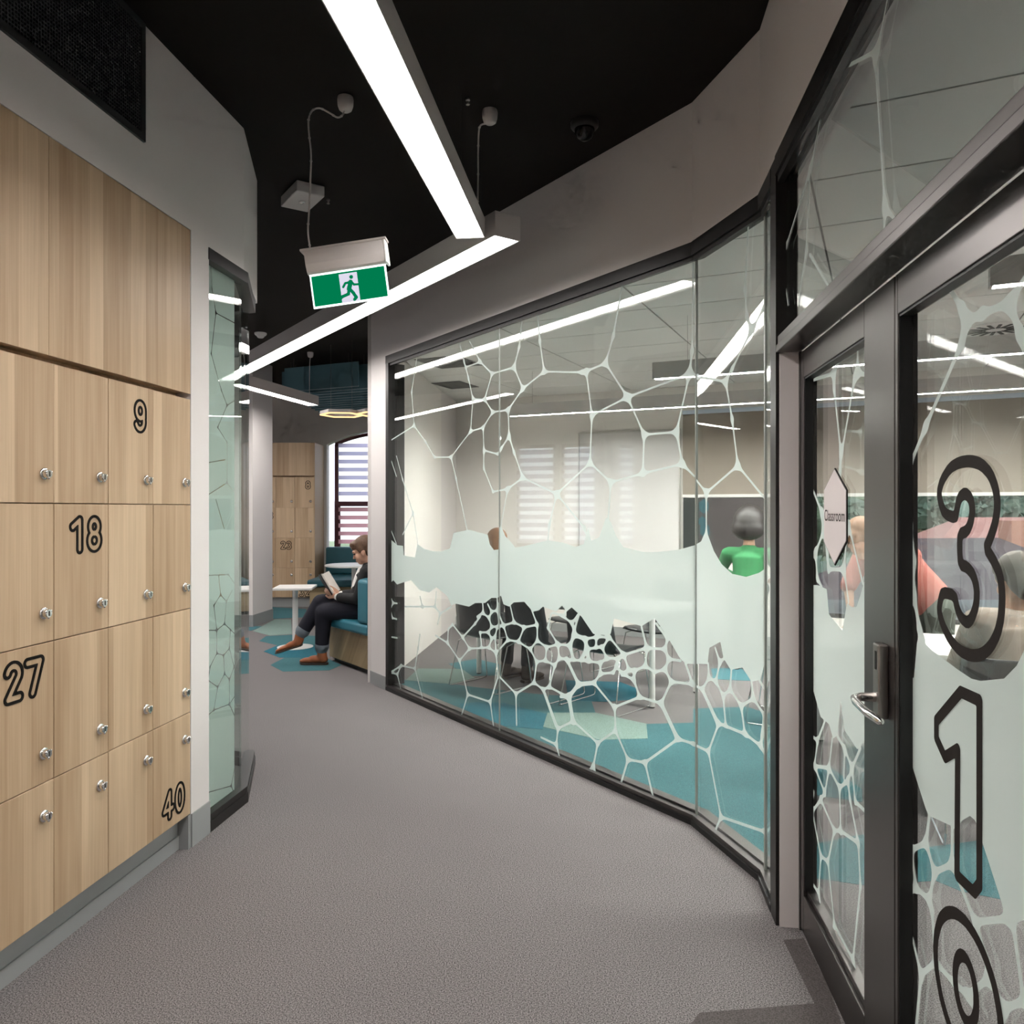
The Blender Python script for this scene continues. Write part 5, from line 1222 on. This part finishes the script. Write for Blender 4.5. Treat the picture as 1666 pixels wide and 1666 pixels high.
# ------------------------------------------------------------------ outside: lawn, houses, trees, cars
GZ = -4.6
mb = MB(); mb.box(-60, 110, 14.2, 150, GZ - .3, GZ)
struct(mb.build('ground_outside', plain('lawn', (.11, .15, .07), .9, vary=.4, bscale=.6)), 'green lawn below the classroom windows', 'ground')
mb = MB()
mb.add([(6, 62, GZ), (130, 62, GZ), (190, 150, 16), (14, 150, 16)], [(0, 1, 2, 3)])
struct(mb.build('hillside_outside', M['leaf2']), 'dark green hillside behind the houses', 'hill')
mb = MB(); mb.box(-60, 110, 34.5, 41, GZ, GZ + .02)
struct(mb.build('road_outside', plain('pale_asphalt', (.24, .24, .25), .9)), 'pale sunlit road in front of the houses', 'road')
def house(x, y, w, d, h, rh, rz, wallc, roofc, label):
    r = empty('house', (x, y, GZ), rz); tag(r, label, 'house')
    m_ = MB(); m_.box(-w / 2, w / 2, -d / 2, d / 2, 0, h); m_.build('wall', plain('house_wall', wallc, .8), r)
    e = .5; k = min(w, d) * .42
    m_ = MB(); m_.add([(-w / 2 - e, -d / 2 - e, h), (w / 2 + e, -d / 2 - e, h), (w / 2 + e, d / 2 + e, h), (-w / 2 - e, d / 2 + e, h), (-w / 2 + k, 0, h + rh), (w / 2 - k, 0, h + rh)], [(0, 1, 5, 4), (1, 2, 5), (2, 3, 4, 5), (3, 0, 4), (3, 2, 1, 0)])
    m_.build('roof', plain('roof_tiles', roofc, .8, vary=.25, bscale=2), r)
    m_ = MB(); m_.box(w * .2, w * .2 + .6, -.3, .3, h + rh * .3, h + rh + .6); m_.build('chimney', plain('chimney_brick', (.35, .15, .10), .9), r)
    for i in range(3):
        xx = -w / 2 + w * (i + .5) / 3; m_ = MB(); m_.box(xx - .6, xx + .6, -d / 2 - .04, -d / 2, .9, 2.2); f_ = m_.build('window', M['white'], r)
        m_ = MB(); m_.box(xx - .5, xx + .5, -d / 2 - .06, -d / 2 - .04, 1.0, 2.1); m_.build('pane', plain('house_pane', (.08, .10, .12), .1), f_)
house(15.3, 27.0, 9.0, 7.0, 2.9, 2.2, .15, (.15, .12, .11), (.055, .032, .036), 'brick house with dark maroon hipped roof outside the classroom window')
house(29.5, 47.0, 12.0, 8.0, 3.2, 2.4, -.1, (.5, .49, .47), (.30, .13, .11), 'white house with coral tiled roof across the road')
house(44.0, 50.0, 11.0, 8.0, 3.2, 2.2, .1, (.5, .49, .48), (.26, .11, .09), 'pale house with terracotta roof farthest right across the road')
def car(x, y, rz, col, label):
    r = empty('car', (x, y, GZ + .02), rz); tag(r, label, 'car')
    m_ = MB(); pf = [(-2.1, .35), (-2.1, .75), (-1.4, .88), (-.8, 1.40), (.7, 1.42), (1.3, .92), (2.05, .80), (2.1, .35)]; n = len(pf)
    m_.add([(a, -.85, b) for a, b in pf] + [(a, .85, b) for a, b in pf], [tuple(range(n)), tuple(range(2 * n - 1, n - 1, -1))] + [(i, (i + 1) % n, n + (i + 1) % n, n + i) for i in range(n)]); m_.build('body', plain('car_paint', col, .25), r, bevel=.08)
    for xx in (-1.3, 1.3):
        for s in (-1, 1): m_ = MB(); m_.lathe([(.32, s * .72), (.32, s * .9)], (xx, 0, .32), n=20, axis='y'); m_.build('wheel', M['plastic_black'], r)
    m_ = MB(); m_.add([(-.95, -.87, .95), (-.7, -.87, 1.32), (.62, -.87, 1.32), (1.05, -.87, .95), (-.95, -.855, .95), (-.7, -.855, 1.32), (.62, -.855, 1.32), (1.05, -.855, .95)], [(0, 1, 2, 3), (7, 6, 5, 4)]); m_.build('side_window', plain('car_glass', (.03, .035, .04), .1), r)
car(21.5, 36.2, .05, (.80, .80, .80), 'white parked car on the road outside, left one'); car(26.8, 36.3, .0, (.62, .64, .68), 'silver parked car on the road outside, right one')
def tree(x, y, h, rr, mat, label, n=14):
    r = empty('tree', (x, y, GZ)); tag(r, label, 'tree', 'trees outside the classroom window')
    m_ = MB(); m_.tube([(0, 0, 0), (.1, 0, h * .5), (.05, .1, h * .7)], [.16, .12, .08], 8); m_.build('trunk', M['bark'], r)
    rnd = random.Random(int(x * 31 + y)); m_ = MB()
    for i in range(n * 26):
        a = rnd.uniform(0, 6.283); b = math.acos(rnd.uniform(-.7, 1)); q = rr * rnd.uniform(.72, 1.05)
        c = Vector((q * math.sin(b) * math.cos(a), q * math.sin(b) * math.sin(a), h * .66 + q * .85 * math.cos(b))); s_ = rr * rnd.uniform(.10, .19)
        u = Vector((rnd.gauss(0, 1), rnd.gauss(0, 1), rnd.gauss(0, 1))).normalized(); v = u.orthogonal().normalized(); w_ = u.cross(v)
        m_.add([c + v * s_, c + w_ * s_ * .7, c - v * s_, c - w_ * s_ * .7 + u * s_ * .4], [(0, 1, 2), (0, 2, 3)])
    for i in range(n):
        a = rnd.uniform(0, 6.283); q = rr * rnd.uniform(.2, .55); m_.ball((q * math.cos(a), q * math.sin(a), h * .66 + rnd.uniform(-.3, .5) * rr), (rr * .5, rr * .5, rr * .45), n=8)
    o = m_.build('crown', mat, r); return r
k = 0
for (x, y, h, rr) in ((9.5, 36, 6.6, 2.6), (15.6, 44, 7.4, 2.5), (20.6, 49, 7.0, 2.4), (24.5, 56, 8.5, 2.8), (36.6, 57, 9.0, 3.0), (46, 62, 9.0, 3.6), (30.6, 60, 9.5, 2.9), (17.5, 61, 9.0, 3.4), (12.0, 54, 8.2, 2.8)):
    tree(x, y, h, rr, M['leaf'] if k % 2 else M['leaf2'], ('%s green tree outside, %s' % ('light' if k % 2 else 'dark', ['left of the maroon roof', 'behind the maroon roof on its left', 'behind the maroon roof on its right', 'left of the coral roofed house', 'between the two pale houses', 'at the far right on the hillside', 'right behind the coral roofed house', 'high on the hillside in the middle', 'low on the hillside at the left'][k]))); k += 1
for i, (x, y, h, rr) in enumerate(((15.5, 20.0, 2.8, 1.2), (12.4, 17.5, 2.6, 1.2), (19.4, 21.5, 3.0, 1.3), (23.2, 27.5, 2.7, 1.3), (-3.0, 24.0, 4.6, 1.9), (-7.5, 26.0, 4.8, 1.9))):
    tree(x, y, h, rr, M['leaf'], ['light green bush outside in front of the maroon roofed house', 'light green bush nearest the classroom window', 'light green bush at the right corner of the maroon roofed house', 'light green bush beside the road', 'leafy tree outside the arched window, right one', 'leafy tree outside the arched window, left one'][i], n=10)
